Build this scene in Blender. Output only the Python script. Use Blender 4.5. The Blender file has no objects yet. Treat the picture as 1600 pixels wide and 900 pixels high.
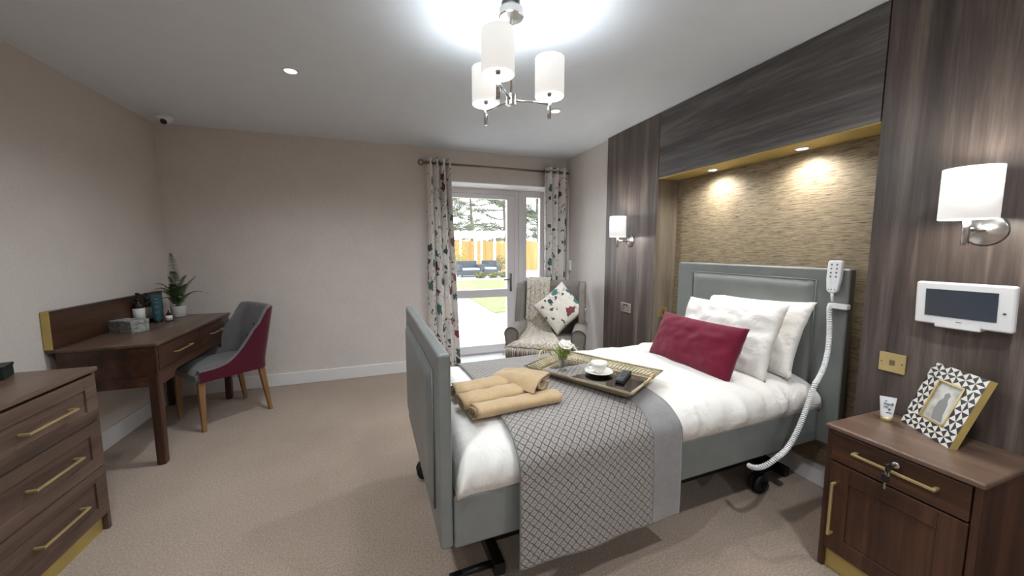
import bpy, bmesh, math, random
from mathutils import Vector, Matrix, noise
random.seed(7)
S = bpy.context.scene
COL = S.collection
PI = math.pi
R = math.radians

# ------------------------------------------------------------------ camera
cd = bpy.data.cameras.new('camera'); cam = bpy.data.objects.new('camera', cd); COL.objects.link(cam)
cam.location = (0, 0, 1.34)
cam.rotation_euler = (R(90 - 5.6), 0, R(-19.4))
cd.sensor_width = 36; cd.lens = 36 * 570 / 1600; cd.shift_y = -5.5 / 1600; cd.clip_start = 0.02
S.camera = cam
# ------------------------------------------------------------------ view, world, lights
S.view_settings.view_transform = 'Standard'; S.view_settings.look = 'None'
S.view_settings.gamma = 1; S.view_settings.use_curve_mapping = False
S.view_settings.exposure = 0.58
S.cycles.use_denoising = True
S.cycles.max_bounces = 8; S.cycles.diffuse_bounces = 5; S.cycles.glossy_bounces = 4
S.cycles.transmission_bounces = 6; S.cycles.transparent_max_bounces = 12
S.cycles.sample_clamp_indirect = 4; S.cycles.caustics_refractive = False; S.cycles.caustics_reflective = False
W = bpy.data.worlds.new('sky'); S.world = W; W.use_nodes = True
wn = W.node_tree.nodes; wn['Background'].inputs[0].default_value = (0.86, 0.93, 1.0, 1); wn['Background'].inputs[1].default_value = 3.4
SHADE_W = 9.0
SCONCE_W = 2.6
DOWN_W = 55.0
NICHE_W = 22.0

def light(kind, name, loc, energy, color=(1, 1, 1), rot=(0, 0, 0), **kw):
    l = bpy.data.lights.new(name, kind); l.energy = energy; l.color = color
    for k, v in kw.items(): setattr(l, k, v)
    o = bpy.data.objects.new(name, l); COL.objects.link(o); o.location = loc; o.rotation_euler = rot
    return o
# daylight entering by the patio door (portal, only guides sampling)
p = light('AREA', 'door_portal', (1.25, 4.47, 1.1), 1, rot=(R(-90), 0, 0), shape='RECTANGLE', size=1.5, size_y=2.0)
p.data.cycles.is_portal = True
COOL = (0.88, 0.945, 1.0)
# ceiling downlights: two in view, four unseen ones added to light the room
DOWN = [(-0.486, 2.603), (1.291, 2.655)]
for x, y in DOWN + [(-0.49, 0.55), (1.29, 0.2), (-0.49, -1.1), (1.29, -1.1)]:
    light('SPOT', 'seen_and_added_downlight', (x, y, 2.385), DOWN_W, COOL, spot_size=R(150), spot_blend=1.0, shadow_soft_size=0.04)
for x, y in [(2.19, 2.0), (2.19, 1.42)]:
    light('SPOT', 'niche_lamp', (x - .015, y, 1.883), NICHE_W, (1, .98, .94), rot=(0, 0, 0), spot_size=R(160), spot_blend=1.0, shadow_soft_size=0.03)

# ------------------------------------------------------------------ materials
def lin(h):
    h = h.lstrip('#'); r = [int(h[i:i + 2], 16) / 255 for i in (0, 2, 4)]
    return tuple((c / 12.92 if c <= .04045 else ((c + .055) / 1.055) ** 2.4) for c in r) + (1,)
class NT:
    def __init__(s, name):
        s.m = bpy.data.materials.new(name); s.m.use_nodes = True; s.t = s.m.node_tree
        s.b = s.t.nodes['Principled BSDF']; s.out = s.t.nodes['Material Output']
    def n(s, typ, **kw):
        x = s.t.nodes.new(typ)
        for k, v in kw.items(): setattr(x, k, v)
        return x
    def l(s, a, b): s.t.links.new(a, b)
    def coord(s, kind='Object', scale=(1, 1, 1), rot=(0, 0, 0)):
        tc = s.n('ShaderNodeTexCoord'); mp = s.n('ShaderNodeMapping')
        mp.inputs['Scale'].default_value = scale; mp.inputs['Rotation'].default_value = rot
        s.l(tc.outputs[kind], mp.inputs[0]); return mp.outputs[0]
    def noise(s, vec, scale, detail=3, rough=.5, dist=0):
        x = s.n('ShaderNodeTexNoise'); x.inputs['Scale'].default_value = scale; x.inputs['Detail'].default_value = detail
        x.inputs['Roughness'].default_value = rough; x.inputs['Distortion'].default_value = dist
        if vec is not None: s.l(vec, x.inputs['Vector'])
        return x
    def vor(s, vec, scale, feature='F1'):
        x = s.n('ShaderNodeTexVoronoi', feature=feature); x.inputs['Scale'].default_value = scale; s.l(vec, x.inputs['Vector']); return x
    def ramp(s, fac, stops, interp='LINEAR'):
        x = s.n('ShaderNodeValToRGB'); e = x.color_ramp.elements; x.color_ramp.interpolation = interp
        while len(e) < len(stops): e.new(.5)
        for i, (p_, c) in enumerate(stops): e[i].position = p_; e[i].color = c if len(c) == 4 else tuple(c) + (1,)
        s.l(fac, x.inputs[0]); return x.outputs[0]
    def mix(s, fac, a, b, mode='MIX'):
        x = s.n('ShaderNodeMix', data_type='RGBA', blend_type=mode)
        for sock, v in ((x.inputs[0], fac), (x.inputs[6], a), (x.inputs[7], b)):
            if hasattr(v, 'links') or hasattr(v, 'is_linked'): s.l(v, sock)
            else: sock.default_value = v
        return x.outputs[2]
    def math(s, op, a, b=None, c=None):
        x = s.n('ShaderNodeMath', operation=op)
        for i, v in enumerate((a, b, c)):
            if v is None: continue
            if hasattr(v, 'is_linked'): s.l(v, x.inputs[i])
            else: x.inputs[i].default_value = v
        return x.outputs[0]
    def bump(s, h, strength=.3, dist=.002):
        x = s.n('ShaderNodeBump'); x.inputs['Strength'].default_value = strength; x.inputs['Distance'].default_value = dist
        s.l(h, x.inputs['Height']); s.l(x.outputs[0], s.b.inputs['Normal'])
    def set(s, rough=.5, metal=0, spec=.5, col=None, sheen=0):
        b = s.b
        b.inputs['Roughness'].default_value = rough; b.inputs['Metallic'].default_value = metal
        b.inputs['Specular IOR Level'].default_value = spec; b.inputs['Sheen Weight'].default_value = sheen
        if col is not None:
            if hasattr(col, 'is_linked'): s.l(col, b.inputs['Base Color'])
            else: b.inputs['Base Color'].default_value = col
        return s.m
def plain(name, h, rough=.5, metal=0, spec=.5, sheen=0, var=.04, bscale=0, bstr=.2):
    t = NT(name); c = lin(h)
    v = t.coord('Object'); nz = t.noise(v, 9, 3)
    d = tuple(max(0, x * (1 - var * 2.5)) for x in c[:3]) + (1,)
    col = t.ramp(nz.outputs[0], [(.3, d), (.65, c)])
    if bscale: t.bump(t.noise(v, bscale, 2).outputs[0], bstr, .001)
    return t.set(rough, metal, spec, col, sheen)
def wood(name, dark, mid, lite, axis='Z', rough=.4, freq=26, spec=.45, stretch=.06, coat=0):
    t = NT(name); k = {'X': 0, 'Y': 1, 'Z': 2}[axis]
    sc = [1, 1, 1]; sc[k] = stretch
    v = t.coord('Object', tuple(sc))
    a = t.noise(v, freq * .35, 4, .6, .6); b = t.noise(v, freq * 3.2, 5, .65, .2)
    f = t.math('ADD', t.math('MULTIPLY', a.outputs[0], .7), t.math('MULTIPLY', b.outputs[0], .3))
    col = t.ramp(f, [(.34, lin(dark)), (.5, lin(mid)), (.66, lin(lite))])
    t.bump(b.outputs[0], .15, .0006)
    return t.set(rough, 0, spec, col)
def fabric(name, h, rough=.9, weave=900, var=.06, sheen=.2, bstr=.35):
    t = NT(name); c = lin(h); v = t.coord('Object')
    d = tuple(x * .78 for x in c[:3]) + (1,)
    n1 = t.noise(v, 14, 3); n2 = t.noise(v, weave * .5, 2)
    f = t.math('ADD', t.math('MULTIPLY', n1.outputs[0], .5), t.math('MULTIPLY', n2.outputs[0], .5))
    t.bump(n2.outputs[0], bstr, .0008)
    return t.set(rough, 0, .25, t.ramp(f, [(.35, d), (.62, c)]), sheen)
M = {}
def wallpaper():
    t = NT('wall_paper'); v = t.coord('Object'); n1 = t.noise(v, 5, 3); n2 = t.noise(v, 90, 3)
    f = t.math('ADD', t.math('MULTIPLY', n1.outputs[0], .3), t.math('MULTIPLY', n2.outputs[0], .7)); t.bump(n2.outputs[0], .2, .001)
    return t.set(.85, 0, .25, t.ramp(f, [(.3, lin('#d1c8c1')), (.7, lin('#ded6cf'))]))
M['wall'] = wallpaper()
M['ceiling'] = plain('ceiling_paint', '#e2e8ee', .9, var=.01)
M['white_paint'] = plain('white_paint', '#e6e4e3', .45, var=.01)
M['upvc'] = plain('white_plastic_frame', '#e4e1e2', .35, var=.005)
M['walnut'] = wood('walnut', '#28170f', '#452b1e', '#5f3f2e', 'Z', .38)
M['walnut_y'] = wood('walnut_along', '#2b1910', '#492e20', '#664432', 'Y', .36)
M['walnut_top'] = wood('walnut_top', '#46352b', '#624d40', '#7a6455', 'Y', .3)
M['walnut_edge'] = wood('walnut_edge', '#6a4a3b', '#85624f', '#93705c', 'Y', .4)
M['grey_walnut_z'] = wood('grey_walnut_upright', '#332b27', '#564b46', '#7e7269', 'Z', .42, 22, .5, .05)
M['grey_walnut_y'] = wood('grey_walnut_level', '#34302f', '#565150', '#7f7a77', 'Y', .42, 22, .5, .07)
M['grey_oak'] = wood('grey_oak_upright', '#5c5247', '#7d7263', '#948a7b', 'Z', .5, 24, .4, .05)
M['chest_wood'] = wood('chest_walnut', '#3d2d25', '#5d483d', '#786253', 'Y', .38)
M['gold'] = plain('brushed_brass', '#dcc68d', .36, .8, var=.05)
M['gold_flat'] = plain('brass_board', '#c9b06a', .5, .3, var=.06)
M['pewter'] = plain('tray_metal', '#cdbf9f', .42, .4, var=.15)
M['nickel'] = plain('brushed_nickel', '#c9c6c2', .25, 1, var=.04)
M['chrome'] = plain('dark_chrome', '#8d8a88', .2, 1)
M['antique'] = plain('antique_brass_rod', '#8d7d66', .35, .8)
M['black'] = plain('black_plastic', '#141518', .45)
M['black_metal'] = plain('black_metal', '#17181b', .4, .4)
M['rubber'] = plain('dark_rubber', '#0f1114', .6)
M['white_plastic'] = plain('white_plastic', '#ebebec', .35, var=.01)
M['grey_print'] = plain('grey_print', '#6a7080', .5)
M['leather'] = plain('grey_leather', '#797c79', .42, 0, .5, var=.05, bscale=500, bstr=.12)
M['piping_grey'] = plain('grey_piping', '#6c6f6d', .45)
M['porcelain'] = plain('white_porcelain', '#f0ede6', .18, 0, .6, var=.005)
M['velvet'] = fabric('burgundy_velvet', '#6e0f2b', .8, 300, sheen=.15)
M['burgundy'] = fabric('burgundy_cloth', '#520d22', .85, 500, sheen=.15)
M['chair_grey'] = fabric('grey_chair_cloth', '#6f6c6b', .85, 500)
M['arm_grey'] = fabric('taupe_grey_cloth', '#857c75', .9, 420)
M['arm_pipe'] = fabric('dark_piping', '#4b4645', .9, 420)
M['towel'] = fabric('sand_towelling', '#bfa27a', .95, 330, sheen=.4, bstr=.8)
M['oak_leg'] = wood('oak_leg', '#7a5636', '#8f6a45', '#a37d57', 'Z', .4, 40)
M['dark_leg'] = wood('dark_leg', '#2d2220', '#3a2c28', '#463630', 'Z', .4, 40)
M['satin'] = fabric('grey_satin_band', '#8f8c8c', .5, 260, sheen=.3, bstr=.1)
M['knit'] = None
def cotton():
    t = NT('white_cotton'); v = t.coord('Object')
    n = t.noise(v, 5.5, 4, .6, .5); t.bump(n.outputs[0], .6, .03)
    return t.set(.85, 0, .2, lin('#e3dfd9'), .1)
M['cotton'] = cotton()
def carpet():
    t = NT('carpet'); v = t.coord('Object')
    a = t.noise(v, 130, 3, .8); b = t.noise(v, 1.6, 3)
    col = t.ramp(a.outputs[0], [(.3, lin('#6e5a4b')), (.5, lin('#a08b7a')), (.7, lin('#ccbaa8'))])
    col = t.mix(.35, col, t.ramp(b.outputs[0], [(.35, lin('#927e6e')), (.65, lin('#ae9a89'))]))
    t.bump(t.noise(v, 260, 2, .7).outputs[0], .8, .006)
    return t.set(.97, 0, .1, col, .25)
M['carpet'] = carpet()
def grasscloth():
    t = NT('grasscloth'); v = t.coord('Object', (1, 1, 14)); v2 = t.coord('Object', (1, 1, 5))
    a = t.noise(v, 11, 5, .7, .4); b = t.noise(v2, 22, 4, .7)
    col = t.ramp(a.outputs[0], [(.36, lin('#3a2f22')), (.44, lin('#82735b')), (.6, lin('#a49377')), (.72, lin('#b9aa90'))])
    col = t.mix(.35, col, t.ramp(b.outputs[0], [(.4, lin('#685a42')), (.6, lin('#a0917a'))]))
    t.bump(a.outputs[0], .5, .004)
    return t.set(.6, 0, .4, col)
M['grass'] = grasscloth()
def floral(name, kind='UV', s=1.0, base='#efebe6'):
    t = NT(name); v = t.coord(kind, (s, s, s))
    wob = t.noise(v, 24, 2); 
    wv = t.n('ShaderNodeMixRGB'); wv.blend_type = 'LINEAR_LIGHT'; wv.inputs[0].default_value = .045
    t.l(v, wv.inputs[1]); t.l(wob.outputs['Color'], wv.inputs[2]); vv = wv.outputs[0]
    col = lin(base)
    edge = t.vor(vv, 5.0, 'DISTANCE_TO_EDGE'); m0 = t.noise(v, 6, 1)
    stem = t.math('MULTIPLY', t.math('LESS_THAN', edge.outputs['Distance'], .010), t.math('GREATER_THAN', m0.outputs[0], .56))
    col = t.mix(stem, col, lin('#55524c'))
    def layer(col, scale, thr, prob, stops, off):
        mp = t.n('ShaderNodeMapping'); mp.inputs['Location'].default_value = (off, off * .7, 0); t.l(vv, mp.inputs[0])
        vo = t.vor(mp.outputs[0], scale); sp = t.n('ShaderNodeSeparateColor'); t.l(vo.outputs['Color'], sp.inputs[0])
        m = t.math('MULTIPLY', t.math('LESS_THAN', vo.outputs['Distance'], thr), t.math('LESS_THAN', sp.outputs[0], prob))
        return t.mix(m, col, t.ramp(sp.outputs[1], stops, 'CONSTANT'))
    col = layer(col, 15, .31, .46, [(0, lin('#4b504c')), (.4, lin('#62505a')), (.7, lin('#4a6561'))], 3.1)
    col = layer(col, 8, .37, .36, [(0, lin('#7d3f49')), (.3, lin('#9a6a66')), (.45, lin('#4d7672')), (.7, lin('#44504f'))], 7.7)
    fl = layer(col, 26, .2, .22, [(0, lin('#b97a74')), (.5, lin('#5f8f8a'))], 1.3)
    return t.set(.85, 0, .2, fl, .1)
M['floral'] = floral('floral_curtain_cloth')
M['floral_cushion'] = floral('floral_cushion_cloth', 'Object', 1.15, '#e2dbd0')
def lattice():
    t = NT('lattice_cloth'); v = t.coord('UV'); sp = t.n('ShaderNodeSeparateXYZ'); t.l(v, sp.inputs[0])
    k = 29.0; wob = t.noise(v, 60, 1)
    w = t.math('MULTIPLY', t.math('SUBTRACT', wob.outputs[0], .5), .008)
    u, vv = t.math('ADD', sp.outputs[0], w), t.math('ADD', sp.outputs[1], w)
    a = t.math('PINGPONG', t.math('MULTIPLY', t.math('ADD', u, vv), k), .5)
    b = t.math('PINGPONG', t.math('MULTIPLY', t.math('SUBTRACT', u, vv), k), .5)
    d = t.math('MINIMUM', a, b)
    line = t.math('LESS_THAN', d, .075)
    inner = t.math('GREATER_THAN', d, .38)
    n = t.noise(v, 330, 2); base = t.ramp(n.outputs[0], [(.35, lin('#86807b')), (.65, lin('#aaa39d'))])
    col = t.mix(line, base, lin('#544e4b')); col = t.mix(inner, col, lin('#7f7873'))
    t.bump(d, .3, .003)
    return t.set(.8, 0, .25, col, .2)
M['lattice'] = lattice()
def knit():
    t = NT('cream_knit'); v = t.coord('UV'); w = t.n('ShaderNodeTexVoronoi'); w.inputs['Scale'].default_value = 60; t.l(v, w.inputs['Vector'])
    col = t.ramp(w.outputs['Distance'], [(.15, lin('#e0d9cc')), (.8, lin('#a99d8c'))])
    t.bump(w.outputs['Distance'], .9, -.004); return t.set(.95, 0, .15, col, .2)
M['knit'] = knit()
M['fringe'] = fabric('cream_fringe', '#ded5c6', .95, 400)
def shade(name, strength):
    t = NT(name); t.set(.8, 0, .2, (.9, .9, .88, 1)); t.b.inputs['Emission Color'].default_value = (1, .985, .95, 1)
    t.b.inputs['Emission Strength'].default_value = strength; return t.m
M['shade'] = shade('lit_lamp_shade', .42)
M['shade_warm'] = shade('lit_wall_shade', .38)
M['bulb'] = shade('lit_bulb', 6.0)
def glass():
    t = NT('clear_glass'); mx = t.n('ShaderNodeMixShader'); tr = t.n('ShaderNodeBsdfTransparent'); gl = t.n('ShaderNodeBsdfGlossy')
    gl.inputs['Roughness'].default_value = .02; mx.inputs[0].default_value = .06
    t.l(tr.outputs[0], mx.inputs[1]); t.l(gl.outputs[0], mx.inputs[2]); t.l(mx.outputs[0], t.out.inputs[0]); return t.m
M['glass'] = glass()
def vglass():
    t = NT('vase_glass'); mx = t.n('ShaderNodeMixShader'); tr = t.n('ShaderNodeBsdfTransparent'); gl = t.n('ShaderNodeBsdfGlossy'); lw = t.n('ShaderNodeLayerWeight'); lw.inputs[0].default_value = .45
    gl.inputs['Roughness'].default_value = .05; tr.inputs[0].default_value = (.93, .95, .94, 1)
    t.l(lw.outputs['Facing'], mx.inputs[0]); t.l(tr.outputs[0], mx.inputs[1]); t.l(gl.outputs[0], mx.inputs[2]); t.l(mx.outputs[0], t.out.inputs[0]); return t.m
M['vase_glass'] = vglass()
M['mirror'] = plain('mirror', '#9a9490', .06, 1, var=.01)
M['screen'] = plain('dark_screen', '#3c424c', .15, 0, .6, var=.02)
M['label_white'] = plain('paper_label', '#e3dfd8', .6, var=.02)
M['label_grey'] = plain('grey_label', '#9a9484', .6, var=.02)
M['brown_glass'] = plain('brown_bottle', '#1c1110', .15)
M['teal'] = plain('teal_tube', '#1c4e57', .35)
M['leaf'] = plain('fern_leaf', '#66784f', .6, var=.2)
M['leaf_dark'] = plain('fern_leaf_dark', '#465a39', .6, var=.2)
M['pot'] = plain('white_pot', '#d8d6d4', .4, var=.01)
M['soil'] = plain('soil', '#2a1f18', .95)
M['petal'] = plain('white_petal', '#f3f0e6', .6, var=.01)
M['spray'] = plain('yellow_green_leaf', '#93a33a', .6, var=.15)
M['spray_y'] = plain('golden_leaf', '#b9a03a', .6, var=.15)
def mottled():
    t = NT('weathered_stone'); v = t.coord('Object'); n = t.noise(v, 40, 5, .7, .5)
    return t.set(.7, 0, .3, t.ramp(n.outputs[0], [(.3, lin('#4f5450')), (.5, lin('#848985')), (.65, lin('#b3aea2'))]))
M['stone'] = mottled()
M['ivory'] = plain('ivory_inlay', '#e6e0d2', .35, var=.02)
M['navy'] = plain('dark_inlay', '#2b2d3a', .35, var=.05)
def photo():
    t = NT('faded_print'); v = t.coord('Object', (8, 8, 6)); n = t.noise(v, 1.3, 3)
    return t.set(.25, 0, .5, t.ramp(n.outputs[0], [(.35, lin('#8d8a84')), (.5, lin('#c9c6bd')), (.65, lin('#dcdad2'))]))
M['photo'] = photo()
M['patio'] = plain('pale_paving', '#c9c6c2', .8, var=.05)
M['lawn'] = plain('lawn', '#86955a', .9, var=.15)
M['fence'] = wood('yellow_fence_board', '#a07c45', '#b58f57', '#c09c68', 'Z', .8, 8)
M['pergola'] = plain('cream_painted_timber', '#e2dccb', .7)
M['rattan'] = plain('blue_grey_rattan', '#50555b', .8)
M['seat_pad'] = plain('pale_pad', '#a9adb3', .9)
M['bark'] = plain('bark', '#6d645a', .9)
M['tree_a'] = plain('grey_green_foliage', '#8a8e74', .9, var=.2)
M['tree_b'] = plain('dull_green_foliage', '#7b8169', .9, var=.2)
M['shrub'] = plain('yellow_shrub', '#b7b24c', .9, var=.2)
M['shrub_g'] = plain('bed_shrub', '#8a8a62', .9, var=.2)
M['gravel'] = plain('pale_gravel', '#bdb9b2', .95, var=.2)

# ------------------------------------------------------------------ mesh helpers
def box(bm, x0, x1, y0, y1, z0, z1, mi=0):
    v = [bm.verts.new(c) for c in ((x0, y0, z0), (x1, y0, z0), (x1, y1, z0), (x0, y1, z0), (x0, y0, z1), (x1, y0, z1), (x1, y1, z1), (x0, y1, z1))]
    for f in ((3, 2, 1, 0), (4, 5, 6, 7), (0, 1, 5, 4), (1, 2, 6, 5), (2, 3, 7, 6), (3, 0, 4, 7)):
        bm.faces.new([v[i] for i in f]).material_index = mi
def B(*a, mi=0):
    bm = bmesh.new(); box(bm, *a, mi=mi); return bm
def frame_at(d):
    d = d.normalized(); a = Vector((0, 0, 1)) if abs(d.z) < .9 else Vector((1, 0, 0))
    u = d.cross(a).normalized(); return u, d.cross(u).normalized()
def tube(bm, pts, r, seg=10, caps=True, mi=0, closed=False):
    pts = [Vector(p_) for p_ in pts]; n = len(pts); rs = r if isinstance(r, (list, tuple)) else [r] * n
    rings = []; u = None
    for i, p_ in enumerate(pts):
        if closed: d = pts[(i + 1) % n] - pts[i - 1]
        else: d = (pts[min(i + 1, n - 1)] - pts[max(i - 1, 0)])
        d = d.normalized()
        if u is None: u, w = frame_at(d)
        else: u = (u - d * u.dot(d)).normalized(); w = d.cross(u).normalized()
        rings.append([bm.verts.new(p_ + (u * math.cos(2 * PI * k / seg) + w * math.sin(2 * PI * k / seg)) * rs[i]) for k in range(seg)])
    m = n if closed else n - 1
    for i in range(m):
        a, b = rings[i], rings[(i + 1) % n]
        for k in range(seg):
            f = bm.faces.new((a[k], a[(k + 1) % seg], b[(k + 1) % seg], b[k])); f.smooth = True; f.material_index = mi
    if caps and not closed:
        bm.faces.new(rings[0][::-1]).material_index = mi; bm.faces.new(rings[-1]).material_index = mi
def lathe(bm, prof, c=(0, 0, 0), seg=32, mi=0, smooth=True, M3=None):
    rings = []
    for r, z in prof:
        ring = []
        for k in range(seg):
            p_ = Vector((r * math.cos(2 * PI * k / seg), r * math.sin(2 * PI * k / seg), z))
            if M3: p_ = M3 @ p_
            ring.append(bm.verts.new(p_ + Vector(c)))
        rings.append(ring)
    for a, b in zip(rings, rings[1:]):
        for k in range(seg):
            f = bm.faces.new((a[k], a[(k + 1) % seg], b[(k + 1) % seg], b[k])); f.smooth = smooth; f.material_index = mi
    if prof[0][0] > 1e-5: bm.faces.new(rings[0][::-1]).material_index = mi
    if prof[-1][0] > 1e-5: bm.faces.new(rings[-1]).material_index = mi
def prism(bm, poly, h0, h1, axis='Z', mi=0):
    """poly of 2-D points extruded along an axis: Z -> (x,y), Y -> (x,z), X -> (y,z)"""
    def P(p_, h):
        return {'Z': (p_[0], p_[1], h), 'Y': (p_[0], h, p_[1]), 'X': (h, p_[0], p_[1])}[axis]
    a = [bm.verts.new(P(p_, h0)) for p_ in poly]; b = [bm.verts.new(P(p_, h1)) for p_ in poly]; n = len(poly)
    for i in range(n): bm.faces.new((a[i], a[(i + 1) % n], b[(i + 1) % n], b[i])).material_index = mi
    bm.faces.new(a[::-1]).material_index = mi; bm.faces.new(b).material_index = mi
def grid(bm, nu, nv, fn, mi=0, uvfn=None):
    uvl = bm.loops.layers.uv.verify()
    V = [[bm.verts.new(fn(i / nu, j / nv)) for j in range(nv + 1)] for i in range(nu + 1)]
    for i in range(nu):
        for j in range(nv):
            f = bm.faces.new((V[i][j], V[i + 1][j], V[i + 1][j + 1], V[i][j + 1])); f.smooth = True
            f.material_index = mi(i / nu, j / nv) if callable(mi) else mi
            if uvfn:
                for lp, (a, b) in zip(f.loops, ((i, j), (i + 1, j), (i + 1, j + 1), (i, j + 1))): lp[uvl].uv = uvfn(a / nu, b / nv)
    return V
def obj(name, bm, mats, parent=None, bevel=0, seg=2, smooth=None, solid=0, sub=0, loc=None, rot=None, off=-1):
    bmesh.ops.recalc_face_normals(bm, faces=bm.faces)
    me = bpy.data.meshes.new(name); bm.to_mesh(me); bm.free()
    if not isinstance(mats, (list, tuple)): mats = [mats]
    for m in mats: me.materials.append(M[m] if isinstance(m, str) else m)
    o = bpy.data.objects.new(name, me); COL.objects.link(o)
    if parent: o.parent = parent
    if solid:
        md = o.modifiers.new('solid', 'SOLIDIFY'); md.thickness = solid; md.offset = off
    if bevel:
        md = o.modifiers.new('bevel', 'BEVEL'); md.width = bevel; md.segments = seg; md.limit_method = 'ANGLE'; md.angle_limit = R(35); md.harden_normals = True
        for p_ in me.polygons: p_.use_smooth = True
    if sub:
        md = o.modifiers.new('sub', 'SUBSURF'); md.levels = sub; md.render_levels = sub
    if smooth:
        for p_ in me.polygons: p_.use_smooth = True
    if loc is not None: o.location = loc
    if rot is not None: o.rotation_euler = rot
    return o
def tag(o, label=None, cat=None, group=None, kind=None):
    if label: o['label'] = label
    if cat: o['category'] = cat
    if group: o['group'] = group
    if kind: o['kind'] = kind
    return o
def thing(name, label, cat, loc=(0, 0, 0), rz=0, group=None):
    o = bpy.data.objects.new(name, None); COL.objects.link(o); o.location = loc; o.rotation_euler = (0, 0, rz)
    o.empty_display_size = .05
    return tag(o, label, cat, group)
def struct(name, bm, mats, label=None, **kw):
    o = obj(name, bm, mats, **kw); o['kind'] = 'structure'
    if label: o['label'] = label
    return o
def copy_tree(o, parent=None):
    c = o.copy(); COL.objects.link(c)
    if parent: c.parent = parent
    for ch in list(o.children): copy_tree(ch, c)
    return c
def basis(c, ex, ey):
    ex = Vector(ex).normalized(); ey = Vector(ey); ey = (ey - ex * ey.dot(ex)).normalized(); ez = ex.cross(ey)
    m = Matrix((ex, ey, ez)).transposed().to_4x4(); m.translation = Vector(c); return m
def nz(x, y, z=0, s=1.0): return noise.noise(Vector((x * s, y * s, z * s)))
def bez(p0, p1, p2, p3, n=12):
    out = []
    for i in range(n + 1):
        t = i / n; out.append(Vector(p0) * (1 - t) ** 3 + Vector(p1) * 3 * t * (1 - t) ** 2 + Vector(p2) * 3 * t * t * (1 - t) + Vector(p3) * t ** 3)
    return out

# ------------------------------------------------------------------ setting
XL, YF, XR, H, PXF = -1.80, 4.03, 2.12, 2.40, 2.08     # left wall, far wall, right wall, ceiling, face of the wood cladding
YB = -1.9
struct('floor', B(-2.1, 2.6, YB - .2, 4.38, -.1, 0), 'carpet')
struct('ceiling', B(-2.1, 2.6, YB - .2, 4.6, H, H + .1), 'ceiling')
struct('wall_left', B(XL - .15, XL, YB - .1, YF + .4, 0, H), 'wall')
bm = bmesh.new()
OX0, OX1, OZ = .50, 2.03, 2.075
box(bm, XL - .1, OX0, YF, 4.45, 0, H); box(bm, OX1, 2.6, YF, 4.45, 0, H); box(bm, OX0, OX1, YF, 4.45, OZ, H)
struct('wall_far', bm, 'wall')
bm = bmesh.new(); box(bm, XR, 2.5, 2.42, YF, 0, H); box(bm, 2.305, 2.5, YB, 2.42, 0, H)
struct('wall_right', bm, 'wall')
struct('wall_near', B(-2.0, 2.5, YB - .1, YB, 0, H), 'wall')
def skirt(name, *a): struct(name, B(*a), 'white_paint', bevel=.006)
skirt('baseboard_left', XL, XL + .016, YB, YF - .016, 0, .125)
skirt('baseboard_far', XL, OX0, YF - .016, YF, 0, .125)
skirt('baseboard_right', 2.285, 2.305, 1.03, 2.41, 0, .125)
struct('trim_1', B(PXF, 2.118, 2.414, 3.12, 0, H - .003), 'grey_walnut_z', 'grey brown wood wall panel holding the smaller looking wall lamp', bevel=.002)
struct('trim_2', B(PXF, 2.30, 1.034, 2.409, 1.897, H - .003), 'grey_walnut_y', 'grey brown wood fascia above the bed recess', bevel=.002)
struct('trim_3', B(PXF, 2.30, YB, 1.029, 0, H - .003), 'grey_walnut_z', 'grey brown wood wall panel behind the bedside cabinet', bevel=.002)
struct('trim_4', B(PXF + .001, 2.30, 2.41, 2.43, 0.0, 1.895), 'grey_oak', 'paler side of the bed recess', bevel=.001)
struct('trim_5', B(2.282, 2.304, 1.031, 2.409, .14, 1.889), 'grass', 'gold brown grasscloth back of the bed recess')
struct('trim_6', B(PXF + .004, 2.30, 1.031, 2.409, 1.890, 1.8965), 'gold_flat', 'gold board lining the top of the bed recess')
struct('trim_7', B(OX0, OX1, YF - .01, 4.38, 0.0, .012), 'white_paint', 'white threshold board inside the patio door')
struct('trim_8', B(OX0, OX1, YF - .004, 4.38, OZ - .012, OZ), 'white_paint', 'white lining over the patio door')

# patio door and side window (white frames set back in the opening)
DY0, DY1 = 4.375, 4.445
def pane_frame(bm, x0, x1, z0, z1, w, y0=DY0, y1=DY1, top=None, bot=None):
    top = top or w; bot = bot or w
    box(bm, x0, x0 + w, y0, y1, z0, z1); box(bm, x1 - w, x1, y0, y1, z0, z1)
    box(bm, x0 + w, x1 - w, y0, y1, z1 - top, z1); box(bm, x0 + w, x1 - w, y0, y1, z0, z0 + bot)
bm = bmesh.new(); pane_frame(bm, OX0, 1.63, .012, 2.063, .06)
door = struct('door_1', bm, 'upvc', 'white glazed patio door', bevel=.004)
bm = bmesh.new(); pane_frame(bm, .562, 1.566, .03, 2.0, .095, 4.36, 4.43, top=.055, bot=.10)
box(bm, .657, 1.471, 4.36, 4.43, .735, .834)
obj('door_leaf', bm, 'upvc', door, bevel=.006)
obj('glass_pane', B(.657, 1.471, 4.39, 4.396, .83, 1.95), 'glass', door)
obj('glass_pane', B(.657, 1.471, 4.39, 4.396, .12, .74), 'glass', door)
bm = bmesh.new(); box(bm, 1.505, 1.530, 4.350, 4.360, .80, 1.03)
tube(bm, [(1.517, 4.352, .955), (1.517, 4.325, .955), (1.50, 4.312, .955), (1.41, 4.312, .955)], .009)
obj('handle', bm, 'chrome', door, bevel=.003)
bm = bmesh.new(); pane_frame(bm, 1.632, OX1, .012, 2.063, .105, top=.075, bot=.10); box(bm, 1.737, OX1 - .105, DY0, DY1, .83, .97)
win = struct('window_1', bm, 'upvc', 'narrow white side window beside the patio door', bevel=.004)
obj('glass_pane', B(1.737, OX1 - .105, 4.40, 4.406, .96, 1.99), 'glass', win)
obj('glass_pane', B(1.737, OX1 - .105, 4.40, 4.406, .11, .84), 'glass', win)

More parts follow.
